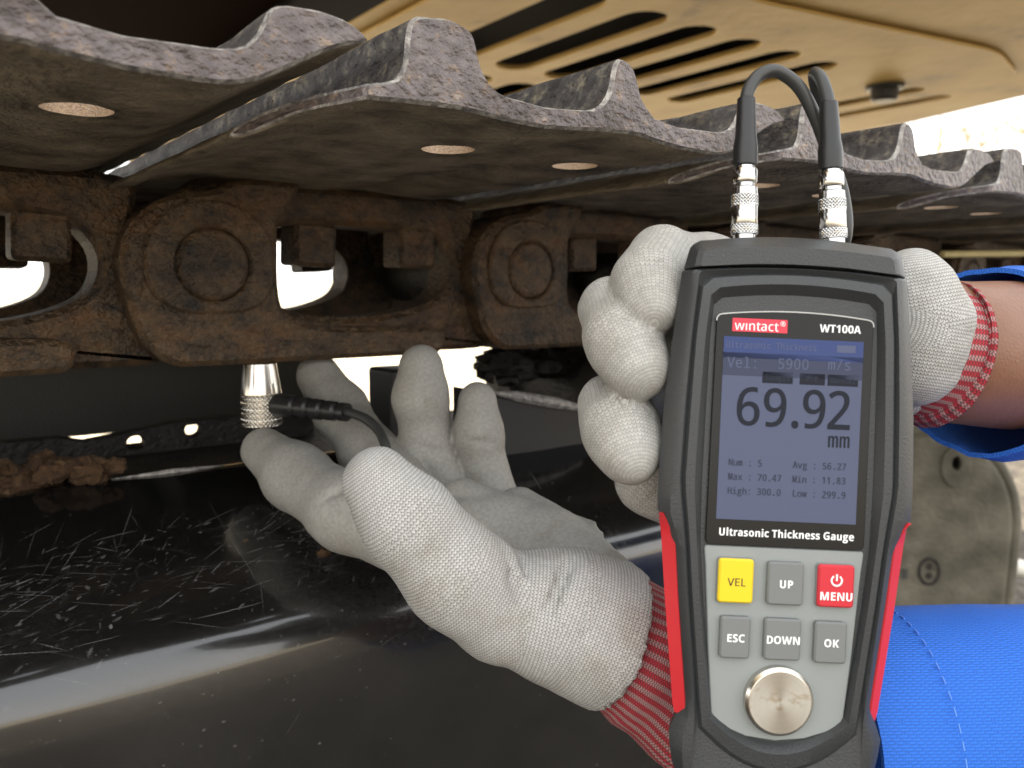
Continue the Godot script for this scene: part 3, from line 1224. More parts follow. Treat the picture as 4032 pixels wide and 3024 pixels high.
func make_frame() -> void:
	var frame := thing("track_frame", "glossy black scratched track frame with a rounded shoulder below the rusty track", "track frame", track_space)
	var paint := scuffed_paint()
	var m := mat("scuffed_black", Color.WHITE, 1.0, 0.0, paint[0], 0.0)
	m.roughness_texture = paint[1]
	m.metallic_specular = 0.6
	m.clearcoat_enabled = true
	m.clearcoat = 0.7
	m.clearcoat_roughness = 0.07
	# cross-section in z and y, from the back edge over the shoulder and down
	var section := [[-0.055, -0.1185], [-0.034, -0.1085], [-0.030, -0.1075], [-0.024, -0.1090], [0.0, -0.1180], [0.03, -0.1288], [0.055, -0.1378], [0.072, -0.1440], [0.0800, -0.1474], [0.0852, -0.1507], [0.0888, -0.1550], [0.0910, -0.1602], [0.0923, -0.166], [0.0932, -0.175], [0.0945, -0.190], [0.097, -0.222], [0.100, -0.27], [0.103, -0.34], [0.105, -0.42]]
	var g := Geo.new()
	var rings := []
	var lengths := [0.0]
	for i in range(1, section.size()):
		lengths.append(lengths[i - 1] + Vector2(section[i][0] - section[i - 1][0], section[i][1] - section[i - 1][1]).length())
	var noise := FastNoiseLite.new()
	noise.seed = 19
	noise.frequency = 4.0
	for i in section.size():
		var ring := PackedVector3Array()
		for k in 81:
			var x := -0.45 + k * 0.0109
			var dent := noise.get_noise_2d(x * 2.0, section[i][1] * 6.0) * 0.0016
			ring.append(Vector3(x, section[i][1] + dent, section[i][0]))
		rings.append(ring)
	loft(g, rings, false, false, false, 0.3)
	var g2 := Geo.new()
	for i in range(0, g.v.size(), 3):
		var up := g.n[i] + g.n[i + 1] + g.n[i + 2]
		var flip := up.y < -0.05 or up.z < -0.4
		var s := -1.0 if flip else 1.0
		g2.tri(g.v[i], g.v[i + 1], g.v[i + 2], g.n[i] * s, g.n[i + 1] * s, g.n[i + 2] * s, Vector2((g.v[i].x + 0.2) / 0.8, g.t[i].y / 0.3), Vector2((g.v[i + 1].x + 0.2) / 0.8, g.t[i + 1].y / 0.3), Vector2((g.v[i + 2].x + 0.2) / 0.8, g.t[i + 2].y / 0.3))
	obj("side_plate", g2.mesh(m), frame)
	# the body behind the sloping plate
	var core := Geo.new()
	block(core, Vector3(0.02, -0.27, -0.12), Vector3(0.84, 0.30, 0.17), 0.004, 0.003)
	obj("box_beam", core.mesh(M.grimy_steel), frame)
	for seg in [[-0.046, 0.014], [0.020, 0.030]]:
		var rim := Geo.new()
		tube(rim, [Vector3(seg[0], -0.1077, -0.0305), Vector3((seg[0] + seg[1]) / 2, -0.1073, -0.0305), Vector3(seg[1], -0.1077, -0.0305)], [0.0008, 0.0017, 0.0006], 8)
		obj("worn_rim", rim.mesh(M.worn_edge), frame)
	var guard := Geo.new()
	plate(guard, PackedVector2Array([Vector2(0.150, -0.0725), Vector2(0.182, -0.0800), Vector2(0.250, -0.0948), Vector2(0.40, -0.118), Vector2(0.40, -0.16), Vector2(0.150, -0.16)]), [], -0.016, -0.002, 0.002)
	obj("roller_guard", guard.mesh(M.black_rubber), frame)
	var bright := Geo.new()
	tube(bright, [Vector3(0.172, -0.0768, -0.004), Vector3(0.19, -0.0806, -0.002), Vector3(0.22, -0.0872, -0.001), Vector3(0.258, -0.0958, -0.002)], [0.0012, 0.0036, 0.0040, 0.0014], 8)
	obj("worn_rim", bright.mesh(M.worn_edge), frame)
	# a low upright plate behind the rim, with bolt holes that daylight shows through
	var up_plate := Geo.new()
	var holes := [oval(-0.005, -0.1125, 0.0055, 0.0046, 18), oval(0.032, -0.1075, 0.0055, 0.0046, 18)]
	plate(up_plate, PackedVector2Array([Vector2(-0.30, -0.13), Vector2(0.12, -0.13), Vector2(0.12, -0.100), Vector2(0.02, -0.101), Vector2(0.0, -0.104), Vector2(-0.035, -0.108), Vector2(-0.05, -0.104), Vector2(-0.30, -0.103)]), holes, -0.17, -0.16, 0.001)
	obj("holed_plate", up_plate.mesh(M.grimy_steel), frame)
	var shelf := Geo.new()
	block(shelf, Vector3(-0.16, -0.088, -0.30), Vector3(0.70, 0.076, 0.01), 0.002, 0.001)
	obj("carrier_plate", shelf.mesh(M.plate_grey), frame)
	# the carrier roller's bracket
	var br := Geo.new()
	block(br, Vector3(0.134, -0.097, -0.06), Vector3(0.024, 0.068, 0.03), 0.003, 0.0015)
	obj("roller_bracket", br.mesh(M.black_rubber), frame)
	var roller := Geo.new()
	lathe(roller, [[0.02, -0.09], [0.034, -0.088], [0.036, -0.05], [0.03, -0.045], [0.03, 0.03], [0.036, 0.035], [0.034, 0.07], [0.02, 0.072]], 32)
	var ro := obj("carrier_roller", roller.mesh(M.grimy_steel), frame)
	ro.rotation.x = PI / 2
	ro.position = Vector3(0.33, -0.095, -0.10)
	# soil caught on the frame
	rng.seed = 91
	var heap := thing("soil_heap", "crumbly rust brown soil heap lying on the left end of the black frame", "soil", track_space)
	var cg := Geo.new()
	for i in 34:
		var hx := rng.randf_range(-0.17, -0.048)
		lump(cg, Vector3(hx, rng.randf_range(-0.118, -0.100), rng.randf_range(-0.065, -0.034)), Vector3(rng.randf_range(0.005, 0.016), rng.randf_range(0.004, 0.011), rng.randf_range(0.005, 0.012)), 200 + i, 0.5)
	obj("soil_lumps", cg.mesh(M.dry_soil), heap).set_meta("kind", "stuff")
	var spots := [[-0.072, 0.0075], [-0.058, 0.009], [-0.045, 0.006]]
	for s in spots.size():
		var lg := Geo.new()
		lump(lg, Vector3(spots[s][0], -0.100, -0.028), Vector3(spots[s][1], spots[s][1] * 0.7, spots[s][1] * 0.8), 300 + s, 0.4)
		obj("soil_clod", lg.mesh(M.dry_soil), heap)
	var crust := thing("dried_mud", "dried mud caked on the dark roller behind the little finger", "mud", track_space)
	var mg := Geo.new()
	for i in 18:
		var x := rng.randf_range(0.22, 0.40)
		lump(mg, Vector3(x, -0.066 + rng.randf_range(-0.014, 0.006), rng.randf_range(-0.12, -0.09)), Vector3(rng.randf_range(0.015, 0.03), rng.randf_range(0.006, 0.013), rng.randf_range(0.01, 0.02)), 400 + i)
	obj("mud_crust", mg.mesh(M.grimy_steel), crust)
	var clump := [["pale soil clod stuck to the dark frame left of the gauge's lower grip", Vector3(0.236, -0.137, 0.012), 0.0085], ["small tan stone lying on the black frame below the glove's index finger", Vector3(0.0295, -0.1385, 0.055), 0.0036], ["tiny tan stone left of the other one on the black frame", Vector3(-0.002, -0.132, 0.035), 0.0018]]
	for c in clump:
		var lg := Geo.new()
		lump(lg, c[1], Vector3(c[2], c[2] * 0.7, c[2] * 0.8), int(c[2] * 1e5), 0.4)
		var o := obj("stone" if c[2] < 0.005 else "soil_clod", lg.mesh(M.dry_soil), self)
		o.transform = track_space
		tag(o, c[0], "stone" if c[2] < 0.005 else "soil")


func slot(x0: float, x1: float, z0: float, z1: float) -> PackedVector2Array:
	var r := (x1 - x0) / 2
	var o := PackedVector2Array()
	for k in 9:
		var a := PI * k / 8
		o.append(Vector2((x0 + x1) / 2 + cos(a) * r, z1 - r + sin(a) * r))
	for k in 9:
		var a := PI + PI * k / 8
		o.append(Vector2((x0 + x1) / 2 + cos(a) * r, z0 + r + sin(a) * r))
	return o


func make_machine() -> void:
	var body := thing("excavator", "dusty yellow excavator body whose slotted underside hangs above the track", "excavator", track_space)
	var lay := Transform3D(Basis(Vector3(1, 0, 0), Vector3(0, 0, 1), Vector3(0, -1, 0)), Vector3.ZERO)
	# plates are drawn in x and z and turned so that their bevelled face looks down
	var slots := []
	var edges := [[0.628, 0.712], [0.762, 0.834], [0.874, 0.944], [0.986, 1.054], [1.098, 1.162], [1.212, 1.272], [1.530, 1.575], [1.638, 1.680]]
	for e in edges:
		slots.append(slot(e[0], e[1], 0.455, 0.84))
		if e[0] < 1.2 and e[0] > 0.7:
			slots.append(slot(e[0], e[1], 0.90, 1.30))
	var cover := Geo.new()
	plate(cover, rounded([Vector2(0.50, 0.30), Vector2(0.86, 0.345), Vector2(1.40, 0.252), Vector2(1.60, 0.30), Vector2(1.70, 0.46), Vector2(1.72, 0.62), Vector2(1.72, 1.42), Vector2(0.50, 1.42)], 0.05, 6), slots, -0.001, 0.003, 0.0015)
	var c := obj("slotted_cover", cover.mesh(M.ochre_paint), body)
	c.transform = Transform3D(Basis(Vector3(1, 0, 0), Vector3(0, 0, -1), Vector3(0, -1, 0)), Vector3(0, 0.3881, 0))
	var holes := []
	for e in edges:
		holes.append(slot(e[0] - 0.006, e[1] + 0.006, 0.449, 0.846))
		if e[0] < 1.2 and e[0] > 0.7:
			holes.append(slot(e[0] - 0.006, e[1] + 0.006, 0.894, 1.306))
	var under := Geo.new()
	plate(under, PackedVector2Array([Vector2(0.47, -0.02), Vector2(1.74, -0.02), Vector2(1.80, 0.30), Vector2(1.91, 0.68), Vector2(1.94, 1.4), Vector2(1.94, 2.5), Vector2(0.47, 2.5)]), holes, -0.003, 0.0, 0.001)
	var u := obj("underside_panel", under.mesh(M.ochre_paint), body)
	u.transform = Transform3D(Basis(Vector3(1, 0, 0), Vector3(0, 0, -1), Vector3(0, -1, 0)), Vector3(0, 0.3925, 0))
	var hull := Geo.new()
	plate(hull, PackedVector2Array([Vector2(-1.6, -0.02), Vector2(1.738, -0.02), Vector2(1.798, 0.30), Vector2(1.908, 0.68), Vector2(1.938, 1.4), Vector2(1.938, 2.5), Vector2(-1.6, 2.5)]), [], -1.1, 0.0, 0.01)
	var h := obj("hull", hull.mesh(M.ochre_paint), body)
	h.transform = Transform3D(Basis(Vector3(1, 0, 0), Vector3(0, 0, -1), Vector3(0, -1, 0)), Vector3(0, 0.53, 0))
	# the dark well over the swing bearing, and the walls that close the space above the slots
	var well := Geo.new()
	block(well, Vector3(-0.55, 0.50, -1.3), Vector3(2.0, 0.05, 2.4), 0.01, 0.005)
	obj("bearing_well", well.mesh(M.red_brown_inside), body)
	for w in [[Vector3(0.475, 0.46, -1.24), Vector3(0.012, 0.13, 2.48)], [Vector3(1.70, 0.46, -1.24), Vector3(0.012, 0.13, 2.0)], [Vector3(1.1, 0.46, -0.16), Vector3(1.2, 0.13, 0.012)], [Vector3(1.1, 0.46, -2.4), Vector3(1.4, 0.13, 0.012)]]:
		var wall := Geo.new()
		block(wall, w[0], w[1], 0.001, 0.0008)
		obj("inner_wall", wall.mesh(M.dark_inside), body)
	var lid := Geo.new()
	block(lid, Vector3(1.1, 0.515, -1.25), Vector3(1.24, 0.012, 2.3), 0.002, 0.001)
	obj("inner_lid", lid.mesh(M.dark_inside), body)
	for x in [0.63, 0.665]:
		var bar := Geo.new()
		tube(bar, [Vector3(x, 0.42, -0.84), Vector3(x + 0.01, 0.425, -0.42)], 0.011, 10)
		obj("inner_pipe", bar.mesh(M.grimy_steel), body)
	var plug := Geo.new()
	lathe(plug, [[0.036, 0.0], [0.036, -0.006], [0.026, -0.008], [0.026, -0.024], [0.022, -0.029]], 24)
	var pl := obj("drain_plug", plug.mesh(M.black_rubber), body)
	pl.position = Vector3(1.47, 0.3838, -0.49)
	# the guard at the far end of the frame
	var guard := thing("end_cover", "olive grey steel cover with a rounded top and one bolt hole behind the gauge", "cover plate", Transform3D(Basis(Vector3.UP, deg_to_rad(-14.0)), Vector3(0.672, 0.0, -1.30)))
	var shape := PackedVector2Array()
	for k in 19:
		var a := PI * k / 18
		shape.append(Vector2(cos(a) * 0.118, 0.425 + sin(a) * 0.149))
	shape.append(Vector2(-0.118, 0.02))
	shape.append(Vector2(0.105, 0.02))
	var gp := Geo.new()
	plate(gp, shape, [oval(0.03, 0.527, 0.007, 0.011, 16)], -0.05, 0.0, 0.006)
	obj("cover_plate", gp.mesh(M.olive_paint), guard)
	var lip := Geo.new()
	var lp := []
	for k in 19:
		var a := PI * k / 18
		lp.append(Vector3(cos(a) * 0.124, 0.425 + sin(a) * 0.155, -0.014))
	lp.push_front(Vector3(0.112, 0.02, -0.014))
	lp.append(Vector3(-0.124, 0.02, -0.014))
	tube(lip, lp, 0.009, 10)
	obj("rolled_rim", lip.mesh(M.olive_paint), guard)
	var bp := Geo.new()
	plate(bp, oval(0.03, 0.522, 0.022, 0.034), [oval(0.03, 0.527, 0.0072, 0.0112, 16)], 0.0, 0.004, 0.001)
	obj("bolt_pad", bp.mesh(M.olive_paint), guard)
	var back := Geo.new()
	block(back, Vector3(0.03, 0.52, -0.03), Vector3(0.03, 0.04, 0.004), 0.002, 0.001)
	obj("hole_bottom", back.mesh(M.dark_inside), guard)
	var em := Geo.new()
	plate(em, oval(0.0, 0.348, 0.017, 0.024), [oval(0.0, 0.348, 0.0125, 0.0185)], 0.0005, 0.002, 0.0004)
	plate(em, oval(0.0, 0.356, 0.005, 0.006, 14), [], 0.0005, 0.002, 0.0004)
	plate(em, oval(0.0, 0.341, 0.005, 0.006, 14), [], 0.0005, 0.002, 0.0004)
	obj("worn_emblem", em.mesh(M.grimy_steel), guard)
	var faded := Geo.new()
	for i in 4:
		block(faded, Vector3(-0.075 + i * 0.013, 0.338 + i * 0.001, 0.001), Vector3(0.009, 0.017, 0.001), 0.002, 0.0003)
	obj("faded_mark", faded.mesh(M.plate_grey), guard)
	# small bright things beyond
	var pipe := Geo.new()
	tube(pipe, [Vector3(1.162, 0.150, -1.939), Vector3(1.474, 0.058, -1.979)], 0.02, 12)
	var o := obj("white_pipe", pipe.mesh(M.pale_paint), self)
	tag(o, "short white pipe end sticking in from the right behind the olive cover", "pipe")
	var rail := Geo.new()  # an added bar that stands in for a strip of sunlight through a gap
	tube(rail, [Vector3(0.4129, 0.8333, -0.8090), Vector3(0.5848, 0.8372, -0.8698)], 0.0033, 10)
	o = obj("sun_gap_bar", rail.mesh(M.gap_sun_yellow), self)
	tag(o, "thin pale yellow strip added for sunlight seen in the dark gap above the worker's wrist", "light_strip")


# ------------------------------------------------------------------ gauge
func at_height(table: Array, v: float) -> float:
	if v >= table[0][0]:
		return table[0][1]
	for i in range(1, table.size()):
		if v >= table[i][0]:
			var t: float = (table[i - 1][0] - v) / (table[i - 1][0] - table[i][0])
			return lerpf(table[i - 1][1], table[i][1], t)
	return table[table.size() - 1][1]


# a closed ring round the gauge: half width by height, arched top and bottom edges; millimetres
func gauge_ring(width: Array, top: float, arch: float, bottom: float, sag: float, z: float, cut_low: float, cut := -1.0) -> PackedVector3Array:
	var o := PackedVector3Array()
	var n := 30
	if cut < 0.0:
		cut = cut_low
	for i in n + 1:
		var v := lerpf(bottom + cut_low, top - cut, float(i) / n)
		o.append(Vector3(at_height(width, v), v, z))
	var wt := at_height(width, top)
	for i in 13:
		var t := 1.0 - i / 6.0
		o.append(Vector3((wt - cut) * t, top + arch * (1.0 - t * t), z))
	for i in n + 1:
		var v := lerpf(top - cut, bottom + cut_low, float(i) / n)
		o.append(Vector3(-at_height(width, v), v, z))
	var wb := at_height(width, bottom)
	for i in 13:
		var t := i / 6.0 - 1.0
		o.append(Vector3((wb - cut_low) * t, bottom - sag * (1.0 - t * t), z))
	for i in o.size():
		o[i] = (o[i] + Vector3(1.1 + minf(0.13 * -z, 0.9), 0, 0)) * 0.001
	return o


func print_text(called: String, text: String, cap_mm: float, at: Vector3, parent: Node3D, material: Material, bold := true, mono := false, squeeze := 1.0, align := HORIZONTAL_ALIGNMENT_CENTER) -> MeshInstance3D:
	var f := SystemFont.new()
	f.font_names = PackedStringArray(["Droid Sans Mono" if mono else "Droid Sans"])
	f.font_weight = 700 if bold else 400
	var t := TextMesh.new()
	t.font = f
	if called == "digit":
		var heavier := FontVariation.new()
		heavier.base_font = f
		heavier.variation_embolden = 0.22
		t.font = heavier
	t.text = text
	t.font_size = 72
	t.pixel_size = 0.01
	var k := cap_mm * 0.001 / (72 * 0.714 * 0.01)
	t.depth = 0.00012 / k
	t.curve_step = 1.5
	t.horizontal_alignment = align
	t.vertical_alignment = VERTICAL_ALIGNMENT_CENTER
	var o := obj(called, t, parent, material)
	o.position = at * 0.001
	o.scale = Vector3(squeeze, 1, 1) * k
	o.scale.z = k
	return o


func make_gauge() -> void:
	var pose := Transform3D(Basis(Vector3.RIGHT, deg_to_rad(-6.5)) * Basis(Vector3.BACK, deg_to_rad(-2.5)), Vector3(0.0818, 0.7358, -0.2443))
	var gauge := thing("thickness_gauge", "dark grey handheld ultrasonic thickness gauge with red grips, showing 69.92 mm", "thickness gauge", pose)
	var sil := [[69.0, 34.6], [50.0, 36.4], [30.0, 38.2], [10.0, 39.0], [-3.0, 39.0], [-6.0, 38.4], [-12.5, 34.4], [-30.0, 32.6], [-65.0, 28.6], [-67.0, 31.8], [-70.0, 32.6], [-80.0, 31.6], [-90.0, 27.0]]
	var ridge := [[69.0, 31.6], [50.0, 33.2], [30.0, 34.6], [5.0, 35.4], [-5.0, 35.2], [-13.0, 32.0], [-30.0, 30.4], [-65.0, 26.6], [-68.0, 28.6], [-80.0, 28.4], [-90.0, 25.0]]
	var crest := [[69.0, 29.6], [50.0, 31.2], [30.0, 32.2], [5.0, 32.9], [-12.0, 30.6], [-30.0, 28.9], [-66.0, 25.2], [-80.0, 25.6], [-90.0, 23.5]]
	var groove := [[69.0, 28.9], [50.0, 30.4], [30.0, 31.3], [5.0, 32.0], [-12.0, 29.8], [-30.0, 28.1], [-66.0, 24.0], [-80.0, 23.0], [-90.0, 22.0]]
	var bezel := [[67.0, 28.0], [50.0, 29.6], [25.0, 30.5], [5.0, 31.1], [-12.0, 29.0], [-30.0, 27.3], [-66.0, 23.2], [-80.0, 20.5]]
	var lip := [[67.0, 25.4], [50.0, 27.0], [25.0, 28.0], [5.0, 28.4], [-12.0, 27.0], [-30.0, 25.3], [-66.0, 20.9], [-80.0, 18.0]]
	var bed := [[62.0, 24.4], [50.0, 25.3], [25.0, 25.7], [5.0, 25.9], [-12.0, 25.6], [-30.0, 24.0], [-66.0, 19.6], [-80.0, 17.0]]
	var shell := Geo.new()
	var back := []
	var flank := []
	for p in sil:
		back.append([p[0], p[1] - 10.0])
		flank.append([p[0], p[1] - 1.4])
	var rings := [gauge_ring(back, 66.0, 1.0, -88.0, 1.0, -33.0, 6.0), gauge_ring(back, 69.0, 1.4, -91.0, 2.0, -29.0, 5.0), gauge_ring(flank, 69.8, 1.6, -91.0, 2.0, -12.0, 4.0, 0.8), gauge_ring(sil, 69.8, 1.6, -91.0, 2.0, -5.5, 4.0, 0.8), gauge_ring(ridge, 69.5, 1.6, -90.0, 2.0, -1.3, 3.4, 0.8), gauge_ring(crest, 68.9, 1.7, -88.0, 2.0, -0.2, 3.0, 0.8), gauge_ring(groove, 67.6, 1.7, -71.5, 9.6, -1.5, 2.8), gauge_ring(bezel, 66.9, 1.8, -70.4, 9.2, -0.3, 2.6), gauge_ring(lip, 64.2, 1.8, -67.4, 7.6, 0.2, 2.4), gauge_ring(bed, 61.4, 1.6, -66.0, 6.4, -2.6, 2.2)]
	skin_loft(shell, rings, true, true, 0.86)
	obj("housing", shell.mesh(M.housing_rubber), gauge)
	# seam and cap on top
	var cap_w := [[80.0, 29.7], [76.5, 32.4], [70.0, 34.1]]
	var capg := Geo.new()
	skin_loft(capg, [gauge_ring([[80.0, 22.0], [76.0, 23.0], [70.0, 24.2]], 77.0, 1.2, 70.3, -1.6, -31.0, 0.5, 2.0), gauge_ring([[80.0, 28.0], [76.0, 30.8], [70.0, 32.7]], 78.4, 1.6, 70.2, -1.7, -12.0, 0.4, 1.4), gauge_ring(cap_w, 79.0, 1.6, 70.0, -1.7, -5.5, 0.4, 1.2), gauge_ring([[80.0, 27.6], [76.5, 29.9], [70.0, 31.2]], 76.2, 1.7, 70.2, -1.7, -1.4, 0.4, 1.2), gauge_ring([[80.0, 26.6], [76.0, 28.4], [70.0, 29.3]], 75.4, 1.7, 70.4, -1.7, -0.3, 0.3, 1.0)], true, true, 0.9)
	obj("top_cap", capg.mesh(M.housing_rubber), gauge)
	var strip := Geo.new()
	skin_loft(strip, [gauge_ring([[82.0, 24.0], [78.0, 25.0]], 80.0, 1.6, 77.6, -1.4, -20.0, 0.6), gauge_ring([[82.0, 24.0], [78.0, 25.0]], 80.2, 1.6, 77.6, -1.4, -9.0, 0.6), gauge_ring([[82.0, 23.4], [78.0, 24.4]], 79.4, 1.6, 77.8, -1.4, -7.6, 0.5)], true, true, 0.9)
	obj("connector_deck", strip.mesh(M.housing_rubber), gauge)
	# red grips let into the flanks
	for s in [1.0, -1.0]:
		var grip := Geo.new()
		var gr := []
		for st in [[-4.6, 0.0], [-6.0, 1.4], [-12.0, 3.6], [-30.0, 3.4], [-50.0, 3.3], [-63.0, 3.2], [-65.8, 2.9]]:
			var v: float = st[0]
			var outer: float = at_height([[-4.0, 38.4], [-12.0, 37.2], [-30.0, 35.4], [-64.0, 31.4], [-66.0, 30.8]], v)
			var inn: float = outer - st[1] - 0.6
			var ring := PackedVector3Array()
			for q in [[outer - 6.0, -24.0], [outer - 0.9, -11.0], [outer, -5.8], [inn + 0.5, -3.2], [inn - 0.3, -3.8], [inn - 2.0, -10.0], [inn - 6.0, -24.0]]:
				ring.append(Vector3(q[0] * s + 1.7, v, q[1]) * 0.001)
			gr.append(ring)
		skin_loft(grip, gr, true, true, 0.8)
		obj("red_grip", grip.mesh(M.grip_red), gauge)
	# window with the display behind it
	var pane := Geo.new()
	var po := PackedVector2Array()
	for p in rounded([Vector2(-22.9, -13.2), Vector2(25.1, -13.2), Vector2(25.1, 56.2), Vector2(-22.4, 56.2)], 1.8, 4):
		var lift := 1.7 * (1.0 - pow((p.x - 1.1) / 24.0, 2)) if p.y > 50.0 else 0.0
		po.append(Vector2(p.x, p.y + lift) * 0.001)
	var arc_top := PackedVector2Array()
	for i in po.size():
		arc_top.append(po[i])
		var nx: Vector2 = po[(i + 1) % po.size()]
		if po[i].y > 0.05 and nx.y > 0.05 and absf(po[i].x - nx.x) > 0.02:
			for k in range(1, 12):
				var x := lerpf(po[i].x, nx.x, k / 12.0)
				arc_top.append(Vector2(x, 0.0562 + 0.0017 * (1.0 - pow((x * 1000.0 - 1.1) / 24.0, 2))))
	plate(pane, arc_top, [], -0.0028, -0.0016, 0.0002)
	var window := obj("display_window", pane.mesh(M.panel_black), gauge)
	var rim := Geo.new()
	var rp := []
	for p in arc_top:
		if p.y > -0.011:
			rp.append(Vector3(p.x, p.y, -0.00165))
	tube(rim, rp, 0.00022, 6)
	obj("window_rim", rim.mesh(M.panel_rim), window)
	var lcd := Geo.new()
	block(lcd, Vector3(1.1, 22.2, -1.55) * 0.001, Vector3(42.2, 55.2, 0.16) * 0.001, 0.0002, 0.00005)
	var display := obj("display", lcd.mesh(M.lcd_blue), gauge)
	var head := Geo.new()
	block(head, Vector3(1.1, 46.6, -1.44) * 0.001, Vector3(42.2, 6.4, 0.1) * 0.001, 0.0001, 0.00002)
	obj("header_bar", head.mesh(M.lcd_header), display)
	var band := Geo.new()
	block(band, Vector3(1.1, 41.6, -1.44) * 0.001, Vector3(42.2, 6.9, 0.1) * 0.001, 0.0001, 0.00002)
	obj("value_bar", band.mesh(M.lcd_band), display)
	for b in [[-3.3, 9.2], [7.2, 7.6], [16.4, 9.2]]:
		var bx := Geo.new()
		block(bx, Vector3(b[0], 37.9, -1.44) * 0.001, Vector3(b[1], 3.4, 0.1) * 0.001, 0.0001, 0.00002)
		obj("status_box", bx.mesh(M.lcd_ink), display)
	var zt := -1.40
	print_text("lettering", "Ultrasonic Thickness", 2.0, Vector3(-19.4, 47.4, zt), display, M.lcd_pale, false, true, 0.82, HORIZONTAL_ALIGNMENT_LEFT)
	print_text("lettering", "Vel:", 3.2, Vector3(-18.8, 42.0, zt), display, M.lcd_pale, false, true, 0.9, HORIZONTAL_ALIGNMENT_LEFT)
	print_text("lettering", "5900", 3.2, Vector3(-3.6, 42.2, zt), display, M.lcd_pale, false, true, 0.9, HORIZONTAL_ALIGNMENT_LEFT)
	print_text("lettering", "m/s", 3.2, Vector3(11.6, 42.6, zt), display, M.lcd_pale, false, true, 0.9, HORIZONTAL_ALIGNMENT_LEFT)
	var battery := Geo.new()
	block(battery, Vector3(17.0, 47.4, zt) * 0.001, Vector3(5.6, 2.2, 0.06) * 0.001, 0.0001, 0.00002)
	obj("battery_sign", battery.mesh(M.lcd_pale), display)
	print_text("lettering", "Single", 1.7, Vector3(-3.3, 37.9, zt), display, M.lcd_faint, false, true, 0.9)
	print_text("lettering", "P-E", 1.7, Vector3(7.2, 37.9, zt), display, M.lcd_faint, false, true, 0.9)
	print_text("lettering", "Manual", 1.7, Vector3(16.4, 37.9, zt), display, M.lcd_faint, false, true, 0.9)
	var digits := ["6", "9", ".", "9", "2"]
	var place := [-11.9, -3.8, 2.5, 8.0, 15.8]
	for i in 5:
		print_text("digit", digits[i], 11.4, Vector3(place[i], 28.6, zt), display, M.lcd_ink, false, false, 0.92)
	print_text("lettering", "mm", 4.6, Vector3(16.0, 19.9, zt), display, M.lcd_ink, false, true, 0.9)
	for line in [["Num : 5", -17.1, 11.9], ["Max : 70.47", -17.0, 7.6], ["High: 300.0", -17.0, 3.3], ["Avg : 56.27", 2.4, 11.9], ["Min : 11.83", 2.4, 7.6], ["Low : 299.9", 2.6, 3.3]]:
		print_text("lettering", line[0], 2.0, Vector3(line[1], line[2], zt), display, M.lcd_small, false, true, 0.88, HORIZONTAL_ALIGNMENT_LEFT)
	var logo := Geo.new()
	block(logo, Vector3(-9.3, 53.4, -1.56) * 0.001, Vector3(16.6, 4.0, 0.16) * 0.001, 0.0001, 0.00002)
	var lo := obj("logo", logo.mesh(M.logo_red), gauge)
	print_text("lettering", "w\u0131ntact", 2.75, Vector3(-10.3, 53.2, -1.44), lo, M.print_white, false, false, 1.06)
	print_text("lettering", "\u00ae", 1.5, Vector3(-2.4, 54.2, -1.44), lo, M.print_white, false)
	print_text("model_lettering", "WT100A", 2.35, Vector3(15.0, 53.4, -1.50), window, M.print_white, true, false, 1.0)
	print_text("name_lettering", "Ultrasonic Thickness Gauge", 2.3, Vector3(1.4, -9.2, -1.50), window, M.print_white, true, false, 0.96)
	# keypad
	var padg := Geo.new()
	var pad := PackedVector2Array()
	for p in [[-22.6, -13.6], [-23.0, -14.4], [-22.4, -20.0], [-20.6, -45.0], [-18.9, -64.0], [-17.6, -66.6], [-14.0, -68.6], [-8.0, -70.8], [0.8, -71.8], [9.6, -70.8], [16.0, -68.6], [20.0, -66.6], [21.2, -64.0], [22.9, -45.0], [24.6, -20.0], [25.2, -14.4], [24.8, -13.6]]:
		pad.append(Vector2(p[0], p[1]) * 0.001)
	plate(padg, pad, [], -0.0032, -0.0019, 0.0003)
	obj("keypad", padg.mesh(M.keypad_grey), gauge)
	for k in [["VEL", -13.6, -23.6, 10.5, 13.2, "key_yellow"], ["UP", 1.35, -23.8, 10.8, 12.9, "key_grey"], ["MENU", 16.5, -23.9, 10.8, 12.7, "key_red"], ["ESC", -13.1, -40.6, 9.0, 12.5, "key_grey"], ["DOWN", 1.15, -40.6, 10.9, 12.4, "key_grey"], ["OK", 15.6, -40.9, 9.6, 12.4, "key_grey"]]:
		var kg := Geo.new()
		block(kg, Vector3.ZERO, Vector3(k[3], k[4], 3.0) * 0.001, 0.0011, 0.0005)
		var key := obj("key", kg.mesh(M[k[5]]), gauge)
		key.position = Vector3(k[1], k[2], -1.3) * 0.001
		if k[5] != "key_grey":
			key.set_meta("label", "yellow VEL key" if k[0] == "VEL" else "red power and MENU key")
			var sk := Geo.new()
			block(sk, Vector3(0, 0, -0.6) * 0.001, Vector3(k[3] + 0.5, k[4] + 0.5, 1.6) * 0.001, 0.0012, 0.0003)
			obj("key_skirt", sk.mesh(M.key_grey), key)
		if k[0] == "MENU":
			print_text("lettering", "MENU", 2.45, Vector3(0.1, -3.0, 1.56), key, M.print_white, true, false, 1.0)
			var pw := Geo.new()
			var arc := []
			for i in 17:
				var a := deg_to_rad(125.0 + 290.0 * i / 16.0)
				arc.append(Vector3(cos(a) * 1.55, sin(a) * 1.55 + 1.75, 1.52) * 0.001)
			tube(pw, arc, 0.00030, 8)
			tube(pw, [Vector3(0, 1.7, 1.52) * 0.001, Vector3(0, 3.7, 1.52) * 0.001], 0.00030, 8)
			obj("power_sign", pw.mesh(M.print_white), key)
		elif k[0] == "VEL":
			print_text("lettering", "VEL", 2.3, Vector3(0.2, -0.3, 1.56), key, M.print_dark, false, false, 1.08)
		else:
